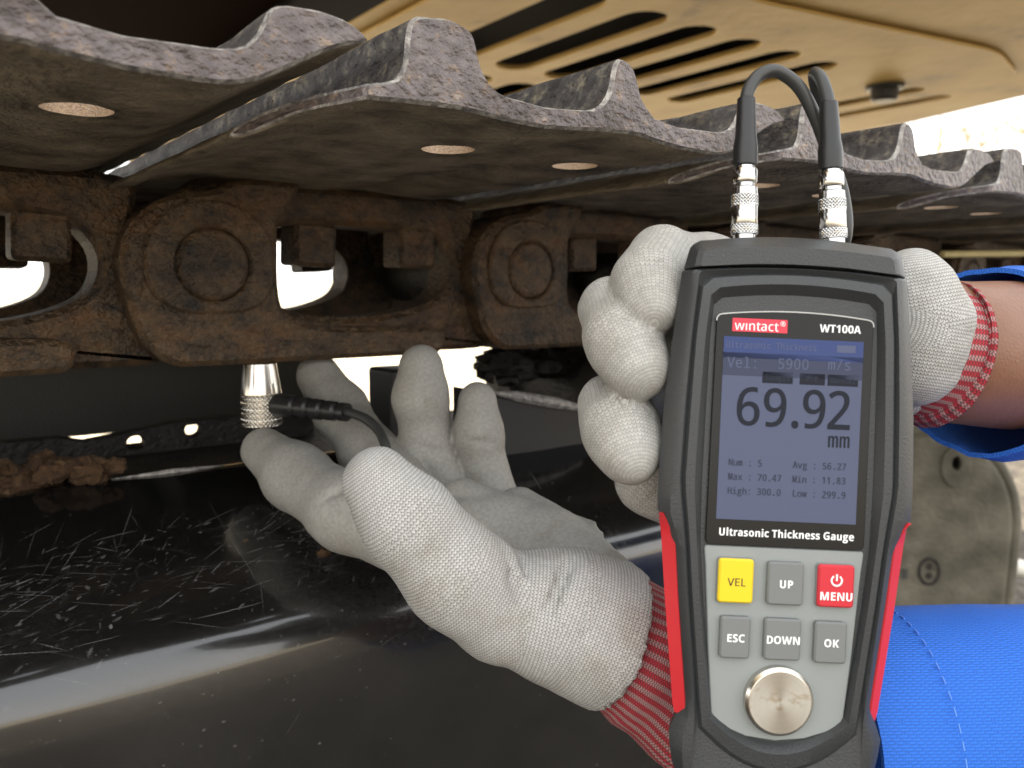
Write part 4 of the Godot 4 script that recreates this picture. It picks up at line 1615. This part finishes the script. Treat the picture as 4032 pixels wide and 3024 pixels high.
			print_text("lettering", k[0], 2.35, Vector3(0.1, -0.1, 1.56), key, M.print_white, true, false, 1.0)
	# turned steel test block
	var dg := Geo.new()
	var disc_rings := []
	for pr in [[10.3, -2.2], [10.3, 0.6], [9.5, 1.5], [9.2, 1.55]]:
		var ring := PackedVector3Array()
		for i in 56:
			var a := TAU * i / 56
			ring.append(Vector3(cos(a) * pr[0] + 0.8, sin(a) * pr[0] - 59.0, pr[1]) * 0.001)
		disc_rings.append(ring)
	skin_loft(dg, disc_rings, false, false, 0.9)
	var block_side := obj("test_block", dg.mesh(M.probe_steel), gauge)
	var fg := Geo.new()
	var prev := PackedVector3Array()
	for q in 10:
		var r := 9.2 * (10 - q) / 10.0
		var ring := PackedVector3Array()
		for i in 56:
			var a := TAU * i / 56
			ring.append(Vector3(cos(a) * r + 0.8, sin(a) * r - 59.0, 1.55) * 0.001)
		if q > 0:
			for i in 56:
				var j := (i + 1) % 56
				var r_out := (11.0 - q) / 10.0
				var uv := [Vector2(i / 56.0, r_out), Vector2((i + 1) / 56.0, r_out), Vector2((i + 1) / 56.0, r_out - 0.1), Vector2(i / 56.0, r_out - 0.1)]
				fg.tri(prev[i], prev[j], ring[j], Vector3.BACK, Vector3.BACK, Vector3.BACK, uv[0], uv[1], uv[2])
				fg.tri(prev[i], ring[j], ring[i], Vector3.BACK, Vector3.BACK, Vector3.BACK, uv[0], uv[2], uv[3])
		prev = ring
	for i in 56:
		fg.tri(prev[i], prev[(i + 1) % 56], Vector3(0.8, -59.0, 1.55) * 0.001, Vector3.BACK, Vector3.BACK, Vector3.BACK, Vector2(i / 56.0, 0.1), Vector2((i + 1) / 56.0, 0.1), Vector2((i + 0.5) / 56.0, 0.0))
	obj("turned_face", fg.mesh(M.turned_steel), block_side)
	make_cable(pose)


# knurling: a lathe whose radius is modulated in two crossing spirals
func knurl(g: Geo, r: float, y0: float, y1: float, seg: int, rows: int, depth: float, pitch: float) -> void:
	var rings := []
	for i in rows + 1:
		var y := lerpf(y0, y1, float(i) / rows)
		var ring := PackedVector3Array()
		for k in seg:
			var a := TAU * k / seg
			var s := a * r / pitch
			var w := y / pitch
			var h := maxf(absf(fposmod(s + w, 1.0) - 0.5), absf(fposmod(s - w, 1.0) - 0.5)) * 2.0
			ring.append(Vector3(cos(a) * (r - depth * h), y, sin(a) * (r - depth * h)))
		rings.append(ring)
	skin_loft(g, rings, true, true, 0.95)


func make_cable(pose: Transform3D) -> void:
	var cable := thing("probe_cable", "black twin cable looping above the gauge from two silver screw plugs", "cable", pose)
	for s in 2:
		var base := Vector3(-11.8 if s == 0 else 16.6, 81.2, -14.0) * 0.001
		var tilt := Basis(Vector3.BACK, deg_to_rad(1.6 if s == 0 else 4.6))
		var plug := Node3D.new()
		plug.name = "plug"
		cable.add_child(plug, true)
		plug.transform = Transform3D(tilt, base)
		var g := Geo.new()
		lathe(g, [[0.0034, 0.0], [0.0034, 0.0016], [0.0040, 0.0018], [0.0040, 0.0020]], 32)
		lathe(g, [[0.0040, 0.0049], [0.00405, 0.0050], [0.00405, 0.0106], [0.0040, 0.0108]], 32)
		lathe(g, [[0.0040, 0.0141], [0.0039, 0.0165], [0.0036, 0.0168], [0.0029, 0.0170], [0.0029, 0.0180], [0.0036, 0.0182], [0.0038, 0.0186], [0.0038, 0.0222], [0.0035, 0.0226], [0.0028, 0.0228], [0.0027, 0.0248]], 32)
		obj("plug_body", g.mesh(M.chrome), plug)
		var kn := Geo.new()
		knurl(kn, 0.0043, 0.0019, 0.0050, 144, 16, 0.0004, TAU * 0.0043 / 24.0)
		knurl(kn, 0.0043, 0.0107, 0.0142, 144, 16, 0.0004, TAU * 0.0043 / 24.0)
		obj("knurled_ring", kn.mesh(M.chrome), plug)
		var boot := Geo.new()
		lathe(boot, [[0.0026, 0.0234], [0.0037, 0.0238], [0.0038, 0.0250], [0.0038, 0.0296], [0.0036, 0.0312], [0.0033, 0.0330], [0.0031, 0.0380], [0.0028, 0.0448], [0.0024, 0.0452]], 28)
		obj("cable_boot", boot.mesh(M.black_rubber), plug)
	var left := [Vector3(-13.0, 124.0, -14.0), Vector3(-12.6, 128.5, -14.2), Vector3(-9.6, 133.6, -15.0), Vector3(-4.6, 136.2, -16.0), Vector3(0.6, 135.0, -17.4), Vector3(5.6, 131.4, -18.6), Vector3(10.4, 124.6, -20.0), Vector3(14.6, 117.0, -21.6), Vector3(18.2, 108.0, -23.0), Vector3(20.8, 96.0, -24.0), Vector3(22.2, 86.0, -25.0), Vector3(22.0, 76.0, -38.0), Vector3(12.0, 60.0, -48.0), Vector3(-30.0, 20.0, -60.0)]
	var right := [Vector3(13.2, 124.0, -14.0), Vector3(12.6, 128.5, -14.6), Vector3(11.4, 133.4, -16.0), Vector3(10.6, 136.6, -18.6), Vector3(11.0, 136.8, -22.0), Vector3(15.6, 128.0, -27.0), Vector3(20.0, 114.0, -29.0), Vector3(24.4, 100.0, -28.0), Vector3(25.6, 86.0, -28.0), Vector3(24.0, 74.0, -40.0), Vector3(8.0, 50.0, -54.0)]
	for pts in [left, right]:
		var p := []
		for q in pts:
			p.append(q * 0.001)
		var g := Geo.new()
		tube(g, curve(p, 0.002), 0.0021, 14)
		obj("cable_run", g.mesh(M.cable_skin), cable)


func make_probe() -> void:
	# stands upright under the rail of the link, its face against the steel
	var where := track_space * Transform3D(Basis(), Vector3(0.0235, -0.0506, -0.006))
	var probe := thing("ultrasonic_probe", "knurled steel ultrasonic probe pressed up against the rusty link by the index finger", "probe", where)
	var tip := Geo.new()
	var rings := []
	for pr in [[0.0082, 0.0], [0.0083, -0.0006], [0.0086, -0.0030], [0.0096, -0.0100], [0.0104, -0.0152], [0.0104, -0.0158]]:
		var ring := PackedVector3Array()
		for k in 72:
			var a := TAU * k / 72
			var groove := 0.0004 if k % 12 == 3 else 0.0
			ring.append(Vector3(cos(a) * (pr[0] - groove), pr[1], sin(a) * (pr[0] - groove)))
		rings.append(ring)
	skin_loft(tip, rings, true, true, 0.85)
	obj("probe_tip", tip.mesh(M.probe_steel), probe)
	var body := Geo.new()
	knurl(body, 0.0106, -0.0325, -0.0158, 240, 66, 0.0009, TAU * 0.0106 / 30.0)
	obj("knurled_body", body.mesh(M.probe_steel), probe)
	var relief := Geo.new()
	var pts := []
	var radii := []
	for i in 41:
		var t := i / 40.0
		pts.append(Vector3(0.004, -0.0215, 0.004).lerp(Vector3(0.0250, -0.0222, 0.0500), t))
		var r := lerpf(0.0064, 0.0046, t)
		if i > 8 and i < 38 and (i % 7) < 2:
			r -= 0.0011
		radii.append(r)
	tube(relief, pts, radii, 20)
	obj("strain_relief", relief.mesh(M.black_rubber), probe)
	var run := Geo.new()
	tube(run, curve([Vector3(0.0235, -0.0221, 0.047), Vector3(0.0254, -0.0222, 0.0527), Vector3(0.0285, -0.0242, 0.0629), Vector3(0.0303, -0.0288, 0.0725), Vector3(0.0295, -0.0343, 0.0803), Vector3(0.0293, -0.0443, 0.0866), Vector3(0.0352, -0.0581, 0.0993), Vector3(0.06, -0.075, 0.125)], 0.002), 0.0024, 12)
	obj("cable_run", run.mesh(M.cable_skin), probe)


# ------------------------------------------------------------------ worker
func make_worker() -> void:
	var person := thing("person", "worker in blue sleeves and pale knit gloves holding the gauge and the probe", "person")
	var low := [
		[[Vector3(-0.0475, 0.6950, -0.3524), Vector3(-0.0032, 0.6930, -0.3521), 0.0150, 0.0170, 1], [Vector3(-0.0032, 0.6930, -0.3521), Vector3(0.0396, 0.6761, -0.3059), 0.0170, 0.0220, 1]],
		[[Vector3(0.0030, 0.6970, -0.3768), Vector3(0.0321, 0.6843, -0.3411), 0.0120, 0.0160, 1], [Vector3(0.0321, 0.6843, -0.3411), Vector3(0.0484, 0.6761, -0.3059), 0.0160, 0.0220, 1]],
		[[Vector3(-0.0220, 0.7049, -0.3656), Vector3(0.0145, 0.6901, -0.3418), 0.0110, 0.0170, 1], [Vector3(0.0145, 0.6901, -0.3418), Vector3(0.0437, 0.6741, -0.2977), 0.0170, 0.0240, 1]],
		[[Vector3(-0.0043, 0.6880, -0.2872), Vector3(0.0207, 0.6823, -0.2885), 0.0195, 0.0230, 0], [Vector3(0.0207, 0.6823, -0.2885), Vector3(0.0384, 0.6744, -0.2896), 0.0230, 0.0245, 0], [Vector3(0.0384, 0.6744, -0.2896), Vector3(0.0497, 0.6682, -0.2909), 0.0245, 0.0245, 0]],
		[[Vector3(-0.0456, 0.7345, -0.2784), Vector3(-0.0350, 0.7205, -0.2778), 0.0122, 0.0148, 0], [Vector3(-0.0350, 0.7205, -0.2778), Vector3(-0.0194, 0.7018, -0.2797), 0.0148, 0.0168, 0], [Vector3(-0.0194, 0.7018, -0.2797), Vector3(-0.0026, 0.6872, -0.2851), 0.0168, 0.0195, 0]],
		[[Vector3(-0.1280, 0.7175, -0.4234), Vector3(-0.1061, 0.7082, -0.4022), 0.0115, 0.0152, 1], [Vector3(-0.1061, 0.7082, -0.4022), Vector3(-0.0752, 0.6992, -0.3710), 0.0152, 0.0165, 1], [Vector3(-0.0752, 0.6992, -0.3710), Vector3(-0.0412, 0.6916, -0.3500), 0.0165, 0.0165, 1]],
		[[Vector3(-0.1101, 0.7509, -0.4715), Vector3(-0.0952, 0.7335, -0.4574), 0.0125, 0.0140, 1], [Vector3(-0.0952, 0.7335, -0.4574), Vector3(-0.0734, 0.7140, -0.4250), 0.0140, 0.0142, 1], [Vector3(-0.0734, 0.7140, -0.4250), Vector3(-0.0376, 0.6968, -0.3757), 0.0142, 0.0140, 1]],
		[[Vector3(-0.0463, 0.7607, -0.4233), Vector3(-0.0464, 0.7449, -0.4205), 0.0112, 0.0128, 1], [Vector3(-0.0464, 0.7449, -0.4205), Vector3(-0.0438, 0.7195, -0.4216), 0.0128, 0.0118, 1], [Vector3(-0.0438, 0.7195, -0.4216), Vector3(-0.0309, 0.6966, -0.4160), 0.0118, 0.0115, 1]],
		[[Vector3(-0.0178, 0.7425, -0.4242), Vector3(-0.0171, 0.7256, -0.4213), 0.0102, 0.0112, 1], [Vector3(-0.0171, 0.7256, -0.4213), Vector3(-0.0143, 0.7037, -0.4218), 0.0112, 0.0114, 1], [Vector3(-0.0143, 0.7037, -0.4218), Vector3(-0.0061, 0.6922, -0.4145), 0.0114, 0.0110, 1]]
	]
	var low_folds := [[Vector3(-0.0077, 0.7103, -0.2817), Vector3(0.0003, 0.7013, -0.2696), 0.0030, 0.00320], [Vector3(-0.0026, 0.7111, -0.2817), Vector3(0.0053, 0.7006, -0.2695), 0.0030, -0.00200], [Vector3(0.0208, 0.7079, -0.2814), Vector3(0.0113, 0.6917, -0.2655), 0.0024, 0.00420], [Vector3(0.0272, 0.7055, -0.2811), Vector3(0.0183, 0.6893, -0.2657), 0.0030, -0.00220], [Vector3(0.0389, 0.6988, -0.2834), Vector3(0.0240, 0.6862, -0.2653), 0.0022, 0.00380], [Vector3(0.0457, 0.6941, -0.2848), Vector3(0.0307, 0.6833, -0.2665), 0.0026, -0.00160], [Vector3(0.0038, 0.7064, -0.2782), Vector3(0.0022, 0.6963, -0.2680), 0.0026, 0.00180], [Vector3(-0.0850, 0.7034, -0.3594), Vector3(-0.0732, 0.7143, -0.3576), 0.0030, 0.00240], [Vector3(-0.0783, 0.6981, -0.3558), Vector3(-0.0676, 0.7080, -0.3539), 0.0030, -0.00160], [Vector3(-0.0465, 0.7229, -0.4099), Vector3(-0.0291, 0.7161, -0.4091), 0.0026, 0.00200], [Vector3(-0.0245, 0.7264, -0.4103), Vector3(-0.0072, 0.7229, -0.4099), 0.0026, 0.00160], [Vector3(-0.0034, 0.7055, -0.3717), Vector3(0.0292, 0.6981, -0.3558), 0.0030, 0.00150], [Vector3(-0.0090, 0.6979, -0.3426), Vector3(0.0268, 0.6936, -0.3250), 0.0034, 0.00160]]
	var glove := obj("glove", flesh(low, 0.0019, 0.009, 0.0016, low_folds, 0.0005, [M.white_knit, M.grey_coating], 0.0096, 3, [[Vector3(0.0362, 0.6749, -0.2897), Vector3(0.8824, -0.4160, -0.2199)]]), person)
	glove.set_meta("label", "glove with grey coated palm holding the probe up")
	var high := [
		[[Vector3(0.0721, 0.8058, -0.3086), Vector3(0.1131, 0.7973, -0.3177), 0.0130, 0.0150, 0], [Vector3(0.1131, 0.7973, -0.3177), Vector3(0.1471, 0.7888, -0.3107), 0.0150, 0.0170, 0]],
		[[Vector3(0.0670, 0.7737, -0.3050), Vector3(0.1138, 0.7762, -0.3173), 0.0130, 0.0150, 0], [Vector3(0.1138, 0.7762, -0.3173), Vector3(0.1505, 0.7768, -0.3094), 0.0150, 0.0180, 0]],
		[[Vector3(0.0653, 0.7484, -0.3021), Vector3(0.1120, 0.7586, -0.3153), 0.0120, 0.0140, 0], [Vector3(0.1120, 0.7586, -0.3153), Vector3(0.1515, 0.7715, -0.3108), 0.0140, 0.0180, 0]],
		[[Vector3(0.1435, 0.8004, -0.3010), Vector3(0.1458, 0.7875, -0.2995), 0.0140, 0.0155, 0], [Vector3(0.1458, 0.7875, -0.2995), Vector3(0.1440, 0.7751, -0.2991), 0.0155, 0.0170, 0]],
		[[Vector3(0.1428, 0.7825, -0.3009), Vector3(0.1499, 0.7796, -0.3057), 0.0180, 0.0185, 0]],
		[[Vector3(0.1446, 0.7973, -0.3137), Vector3(0.1379, 0.8008, -0.3272), 0.0140, 0.0115, 1], [Vector3(0.1379, 0.8008, -0.3272), Vector3(0.1228, 0.8044, -0.3306), 0.0115, 0.0105, 1]],
		[[Vector3(0.0834, 0.8058, -0.3066), Vector3(0.0695, 0.8087, -0.3049), 0.0090, 0.0093, 1], [Vector3(0.0695, 0.8087, -0.3049), Vector3(0.0518, 0.8098, -0.2910), 0.0093, 0.0096, 1], [Vector3(0.0518, 0.8098, -0.2910), Vector3(0.0451, 0.8022, -0.2760), 0.0096, 0.0100, 1], [Vector3(0.0451, 0.8022, -0.2760), Vector3(0.0443, 0.7948, -0.2651), 0.0100, 0.0097, 1]],
		[[Vector3(0.0668, 0.7873, -0.3055), Vector3(0.0473, 0.7958, -0.3015), 0.0100, 0.0098, 1], [Vector3(0.0473, 0.7958, -0.3015), Vector3(0.0337, 0.7931, -0.2871), 0.0098, 0.0082, 1], [Vector3(0.0337, 0.7931, -0.2871), Vector3(0.0358, 0.7835, -0.2699), 0.0082, 0.0104, 1], [Vector3(0.0358, 0.7835, -0.2699), Vector3(0.0399, 0.7750, -0.2609), 0.0104, 0.0099, 1]],
		[[Vector3(0.0651, 0.7603, -0.3025), Vector3(0.0473, 0.7643, -0.2979), 0.0100, 0.0100, 1], [Vector3(0.0473, 0.7643, -0.2979), Vector3(0.0341, 0.7602, -0.2813), 0.0100, 0.0090, 1], [Vector3(0.0341, 0.7602, -0.2813), Vector3(0.0354, 0.7545, -0.2666), 0.0090, 0.0104, 1], [Vector3(0.0354, 0.7545, -0.2666), Vector3(0.0371, 0.7487, -0.2589), 0.0104, 0.0099, 1]],
		[[Vector3(0.0649, 0.7370, -0.2988), Vector3(0.0523, 0.7361, -0.2947), 0.0095, 0.0090, 1], [Vector3(0.0523, 0.7361, -0.2947), Vector3(0.0478, 0.7316, -0.2921), 0.0090, 0.0080, 1], [Vector3(0.0478, 0.7316, -0.2921), Vector3(0.0568, 0.7237, -0.2902), 0.0080, 0.0075, 1]]
	]
	var high_folds := [[Vector3(0.0529, 0.8164, -0.2887), Vector3(0.0584, 0.8101, -0.2880), 0.0025, 0.00140], [Vector3(0.1531, 0.7910, -0.2929), Vector3(0.1615, 0.7825, -0.2999), 0.0040, 0.00220], [Vector3(0.1424, 0.8103, -0.2931), Vector3(0.1521, 0.7975, -0.2916), 0.0030, 0.00100], [Vector3(0.0355, 0.8057, -0.2643), Vector3(0.0515, 0.8093, -0.2648), 0.0018, 0.00200], [Vector3(0.0343, 0.7978, -0.2594), Vector3(0.0503, 0.8018, -0.2579), 0.0015, 0.00120], [Vector3(0.0281, 0.7885, -0.2755), Vector3(0.0428, 0.7862, -0.2621), 0.0018, 0.00220], [Vector3(0.0282, 0.7789, -0.2613), Vector3(0.0461, 0.7837, -0.2558), 0.0015, 0.00120], [Vector3(0.0266, 0.7582, -0.2720), Vector3(0.0428, 0.7601, -0.2592), 0.0018, 0.00220], [Vector3(0.0282, 0.7515, -0.2582), Vector3(0.0447, 0.7568, -0.2527), 0.0015, 0.00120], [Vector3(0.1378, 0.7722, -0.2857), Vector3(0.1569, 0.7719, -0.2887), 0.0030, 0.00120], [Vector3(0.1370, 0.8039, -0.2893), Vector3(0.1521, 0.7849, -0.2871), 0.0030, 0.00090]]
	var glove2 := obj("glove", flesh(high, 0.0017, 0.011, 0.0014, high_folds, 0.0008, [M.white_knit, M.coated_knit], 0.0096, 4), person)
	glove2.set_meta("label", "pale knit glove gripping the gauge")
	var p1 := curve([Vector3(0.0300, 0.6779, -0.2895), Vector3(0.0481, 0.6669, -0.2918), Vector3(0.0679, 0.6502, -0.2949), Vector3(0.0862, 0.6396, -0.2978), Vector3(0.1008, 0.6342, -0.2992)], 0.004)
	var r1 := []
	for i in p1.size():
		r1.append(lerpf(0.0232, 0.0275, minf(1.0, i / 14.0)))
	var cuff := obj("knit_cuff", cloth_tube(p1, r1, 120, 0.0010, 1.6, 0.011, 5).mesh(M.striped_cuff), glove)
	var p2 := curve([Vector3(0.1463, 0.7792, -0.3117), Vector3(0.1531, 0.7779, -0.3130), Vector3(0.1565, 0.7764, -0.3146), Vector3(0.1611, 0.7753, -0.3157)], 0.004)
	var r2 := []
	for i in p2.size():
		r2.append(lerpf(0.0240, 0.0286, float(i) / (p2.size() - 1)))
	obj("knit_cuff", cloth_tube(p2, r2, 120, 0.0008, 1.6, 0.011, 6).mesh(M.striped_cuff), glove2)
	var skin := arm(curve([Vector3(0.0862, 0.6396, -0.2978), Vector3(0.1226, 0.6323, -0.3009), Vector3(0.1689, 0.6266, -0.3043)], 0.004).slice(0, 40), range(40).map(func(i): return 0.025))
	obj("forearm", arm(curve([Vector3(0.1545, 0.7779, -0.3140), Vector3(0.1716, 0.7757, -0.3198), Vector3(0.2035, 0.7730, -0.3401), Vector3(0.2441, 0.7700, -0.3670)], 0.004).slice(0, 22), range(22).map(func(i): return 0.0262 + i * 0.0002)).mesh(M.skin), person)
	var p3 := curve([Vector3(0.1158, 0.6302, -0.2967), Vector3(0.1394, 0.6293, -0.2986), Vector3(0.1574, 0.6289, -0.2996), Vector3(0.1966, 0.6280, -0.3025), Vector3(0.2781, 0.6196, -0.3166), Vector3(0.4997, 0.5611, -0.3854)], 0.004)
	var r3 := []
	for i in p3.size():
		r3.append(0.0475 + 0.00012 * i)
	var seam := Geo.new()
	for k in 60:
		var row := 10
		var d: Vector3 = (p3[row + 1] - p3[row]).normalized()
		var e1 := (Vector3.UP - d * d.y).normalized()
		var e2 := d.cross(e1)
		var pair := []
		for q in 2:
			var a := TAU * (k + q * 0.55) / 60
			pair.append(p3[row] + (e1 * cos(a) + e2 * sin(a)) * (float(r3[row]) + 0.0012))
		tube(seam, pair, 0.0003, 5)
	var sleeve := obj("sleeve", cloth_tube(p3, r3, 90, 0.0013, 1.3, 0.016, 8, 0.002).mesh(M.blue_cloth), person)
	obj("hem_stitching", seam.mesh(M.blue_thread), sleeve)
	var p4 := curve([Vector3(0.1911, 0.7706, -0.3409), Vector3(0.2210, 0.7677, -0.3657), Vector3(0.2720, 0.7630, -0.4084), Vector3(0.4316, 0.7496, -0.5176), Vector3(0.8143, 0.7206, -0.6955)], 0.004)
	var r4 := []
	for i in p4.size():
		r4.append(0.0385 + 0.0001 * i)
	obj("sleeve", cloth_tube(p4, r4, 90, 0.003, 1.3, 0.016, 9, 0.002).mesh(M.blue_cloth), person)


func arm(path: Array, radii: Array, seg := 40) -> Geo:
	var g := Geo.new()
	var rings := []
	for i in path.size():
		var d: Vector3 = (path[mini(i + 1, path.size() - 1)] - path[maxi(i - 1, 0)]).normalized()
		var e1 := (Vector3.UP - d * d.y).normalized()
		var e2 := d.cross(e1)
		var ring := PackedVector3Array()
		for k in seg:
			var a := TAU * k / seg
			ring.append(path[i] + (e1 * cos(a) + e2 * sin(a) * 0.86) * radii[i])
		rings.append(ring)
	skin_loft(g, rings, true, true, 0.3)
	return g


# ------------------------------------------------------------------ surroundings
func make_place() -> void:
	var st := Geo.new()
	var noise := FastNoiseLite.new()
	noise.seed = 2
	noise.frequency = 0.05
	var n := 60
	var grid := []
	for i in n + 1:
		var row := []
		for j in n + 1:
			var s := (i / float(n) - 0.5) * 2.0
			var t := (j / float(n) - 0.5) * 2.0
			var x := 300.0 * s * absf(s)
			var z := 300.0 * t * absf(t)
			var far := Vector2(x, z).length()
			row.append(Vector3(x, noise.get_noise_2d(x, z) * 0.25 * smoothstep(6.0, 30.0, far), z))
		grid.append(row)
	for i in n:
		for j in n:
			for q in [[grid[i][j], grid[i + 1][j], grid[i + 1][j + 1]], [grid[i][j], grid[i + 1][j + 1], grid[i][j + 1]]]:
				st.flat(q[0], q[1], q[2], Vector3.UP)
	var o := obj("ground", st.mesh(M.sandy_ground), self)
	tag(o, "pale sandy ground of the yard", "", "", "structure")
	var yard := PackedVector2Array()  # patch added so the ground and the frame's reflection turn darker
	for k in 48:
		var a := TAU * k / 48
		var r := 7.0 + 2.6 * sin(a) + 0.5 * noise.get_noise_2d(cos(a) * 90.0, sin(a) * 90.0)
		yard.append(Vector2(cos(a) * r + 0.6, sin(a) * r))
	var yg := Geo.new()
	for k in 48:
		var p := yard[k]
		var q := yard[(k + 1) % 48]
		yg.flat(Vector3(0.6, 0.004, 0), Vector3(p.x, 0.004, p.y), Vector3(q.x, 0.004, q.y), Vector3.UP)
	o = obj("added_soil", yg.mesh(M.shade_soil), self)
	tag(o, "dark soil patch added around the machine to deepen its shade and dim reflections", "", "", "structure")
	# a low bank of sand far behind the machine
	var bank := Geo.new()
	var rings := []
	for i in 61:
		var a := deg_to_rad(-70.0 + 140.0 * i / 60.0)
		var ring := PackedVector3Array()
		for k in 6:
			var r: float = [34.0, 38.0, 42.0, 47.0, 55.0, 70.0][k]
			var y: float = [-0.3, 0.5, 1.0, 1.15, 0.9, -0.3][k]
			var d := Vector3(sin(a), 0, -cos(a))
			ring.append(d * r + Vector3(0, y + (noise.get_noise_2d(a * 90.0, k * 9.0) * 0.5 if y > 0 else 0.0), 0))
		rings.append(ring)
	var tmp := Geo.new()
	loft(tmp, rings, false, false, false, 0.2)
	for i in range(0, tmp.v.size(), 3):
		bank.flat(tmp.v[i], tmp.v[i + 1], tmp.v[i + 2], Vector3.UP)
	o = obj("sand_bank", bank.mesh(M.sandy_ground), self)
	tag(o, "low bank of sand behind the yard", "", "", "structure")
	# bare trees on the horizon at the right
	var kinds := ["bare tree nearest the yellow panel's edge on the horizon", "slim bare tree in the middle of the gap at the right", "broad bare tree at the right border above the track", "low bare tree between the broad one and the panel"]
	var spots := [[17.5, 7.6, 0.8], [20.0, 7.0, 0.7], [23.0, 8.0, 0.9], [21.6, 5.6, 1.0]]
	for i in 4:
		var tree := thing("bare_tree", kinds[i], "tree", Transform3D(Basis(), Vector3(spots[i][0], 0.5, -35.0 - i * 1.5)), "bare trees on the horizon")
		rng.seed = 500 + i
		var trunk := Geo.new()
		var twigs := Geo.new()
		var h: float = spots[i][1]
		tube(trunk, [Vector3(0, -0.6, 0), Vector3(0.05, h * 0.3, 0), Vector3(-0.05, h * 0.7, 0.05), Vector3(0.0, h, 0.0)], [0.20, 0.16, 0.09, 0.03], 8)
		for b in 24:
			var y := rng.randf_range(0.25, 0.95) * h
			var a := rng.randf() * TAU
			var l: float = (1.2 - y / h) * h * 0.45 * float(spots[i][2]) + 0.3
			var d := Vector3(cos(a), rng.randf_range(0.4, 1.1), sin(a)).normalized()
			var p0 := Vector3(0, y, 0)
			var p1 := p0 + d * l * 0.5 + Vector3(rng.randfn(0, 0.08), 0, rng.randfn(0, 0.08))
			var p2 := p0 + d * l + Vector3(0, 0.15, 0)
			tube(twigs, [p0, p1, p2], [0.06, 0.04, 0.02], 5)
			for t in 9:
				var q := p1.lerp(p2, rng.randf())
				var e := (d + Vector3(rng.randfn(0, 0.6), rng.randfn(0.2, 0.5), rng.randfn(0, 0.6))).normalized()
				tube(twigs, [q, q + e * rng.randf_range(0.2, 0.6)], [0.03, 0.012], 4)
		obj("trunk", trunk.mesh(M.bark), tree)
		obj("crown", twigs.mesh(M.bark), tree)


func _ready() -> void:
	var camera := Camera3D.new()
	camera.name = "camera"
	camera.position = Vector3(0, 0.8, 0)
	camera.rotation_degrees = Vector3(-6.5, 0, 0)
	camera.fov = 49.48
	camera.near = 0.01
	camera.far = 600.0
	var lens := CameraAttributesPhysical.new()
	lens.frustum_focal_length = 26.04
	lens.frustum_focus_distance = 0.30
	lens.frustum_near = 0.01
	lens.frustum_far = 600.0
	lens.exposure_aperture = 13.5
	camera.attributes = lens
	add_child(camera)
	camera.current = true
	var sky_look := ProceduralSkyMaterial.new()
	sky_look.sky_top_color = lin(0.70, 0.72, 0.74)
	sky_look.sky_horizon_color = lin(0.92, 0.90, 0.86)
	sky_look.sky_curve = 0.25
	sky_look.ground_horizon_color = lin(0.4, 0.36, 0.3)
	sky_look.ground_bottom_color = lin(0.25, 0.21, 0.16)
	var sky := Sky.new()
	sky.sky_material = sky_look
	var e := Environment.new()
	e.background_mode = Environment.BG_SKY
	e.sky = sky
	e.tonemap_mode = Environment.TONE_MAPPER_LINEAR
	e.tonemap_exposure = 3.4
	e.sdfgi_enabled = true
	e.ssao_enabled = true
	e.ssil_enabled = true
	var env := WorldEnvironment.new()
	env.name = "environment"
	env.environment = e
	add_child(env)
	var sun := DirectionalLight3D.new()
	sun.name = "sun"
	sun.light_color = Color(1.0, 0.95, 0.86)
	sun.light_energy = 1.6
	sun.light_angular_distance = 0.6
	sun.shadow_enabled = true
	add_child(sun)
	# from behind and to the left of the machine, so that everything in front of it lies in the machine's shade
	sun.look_at_from_position(Vector3(-0.90, 0.95, -0.45), Vector3.ZERO)
	make_materials()
	make_place()
	make_machine()
	make_frame()
	make_track()
	make_probe()
	make_gauge()
	make_worker()
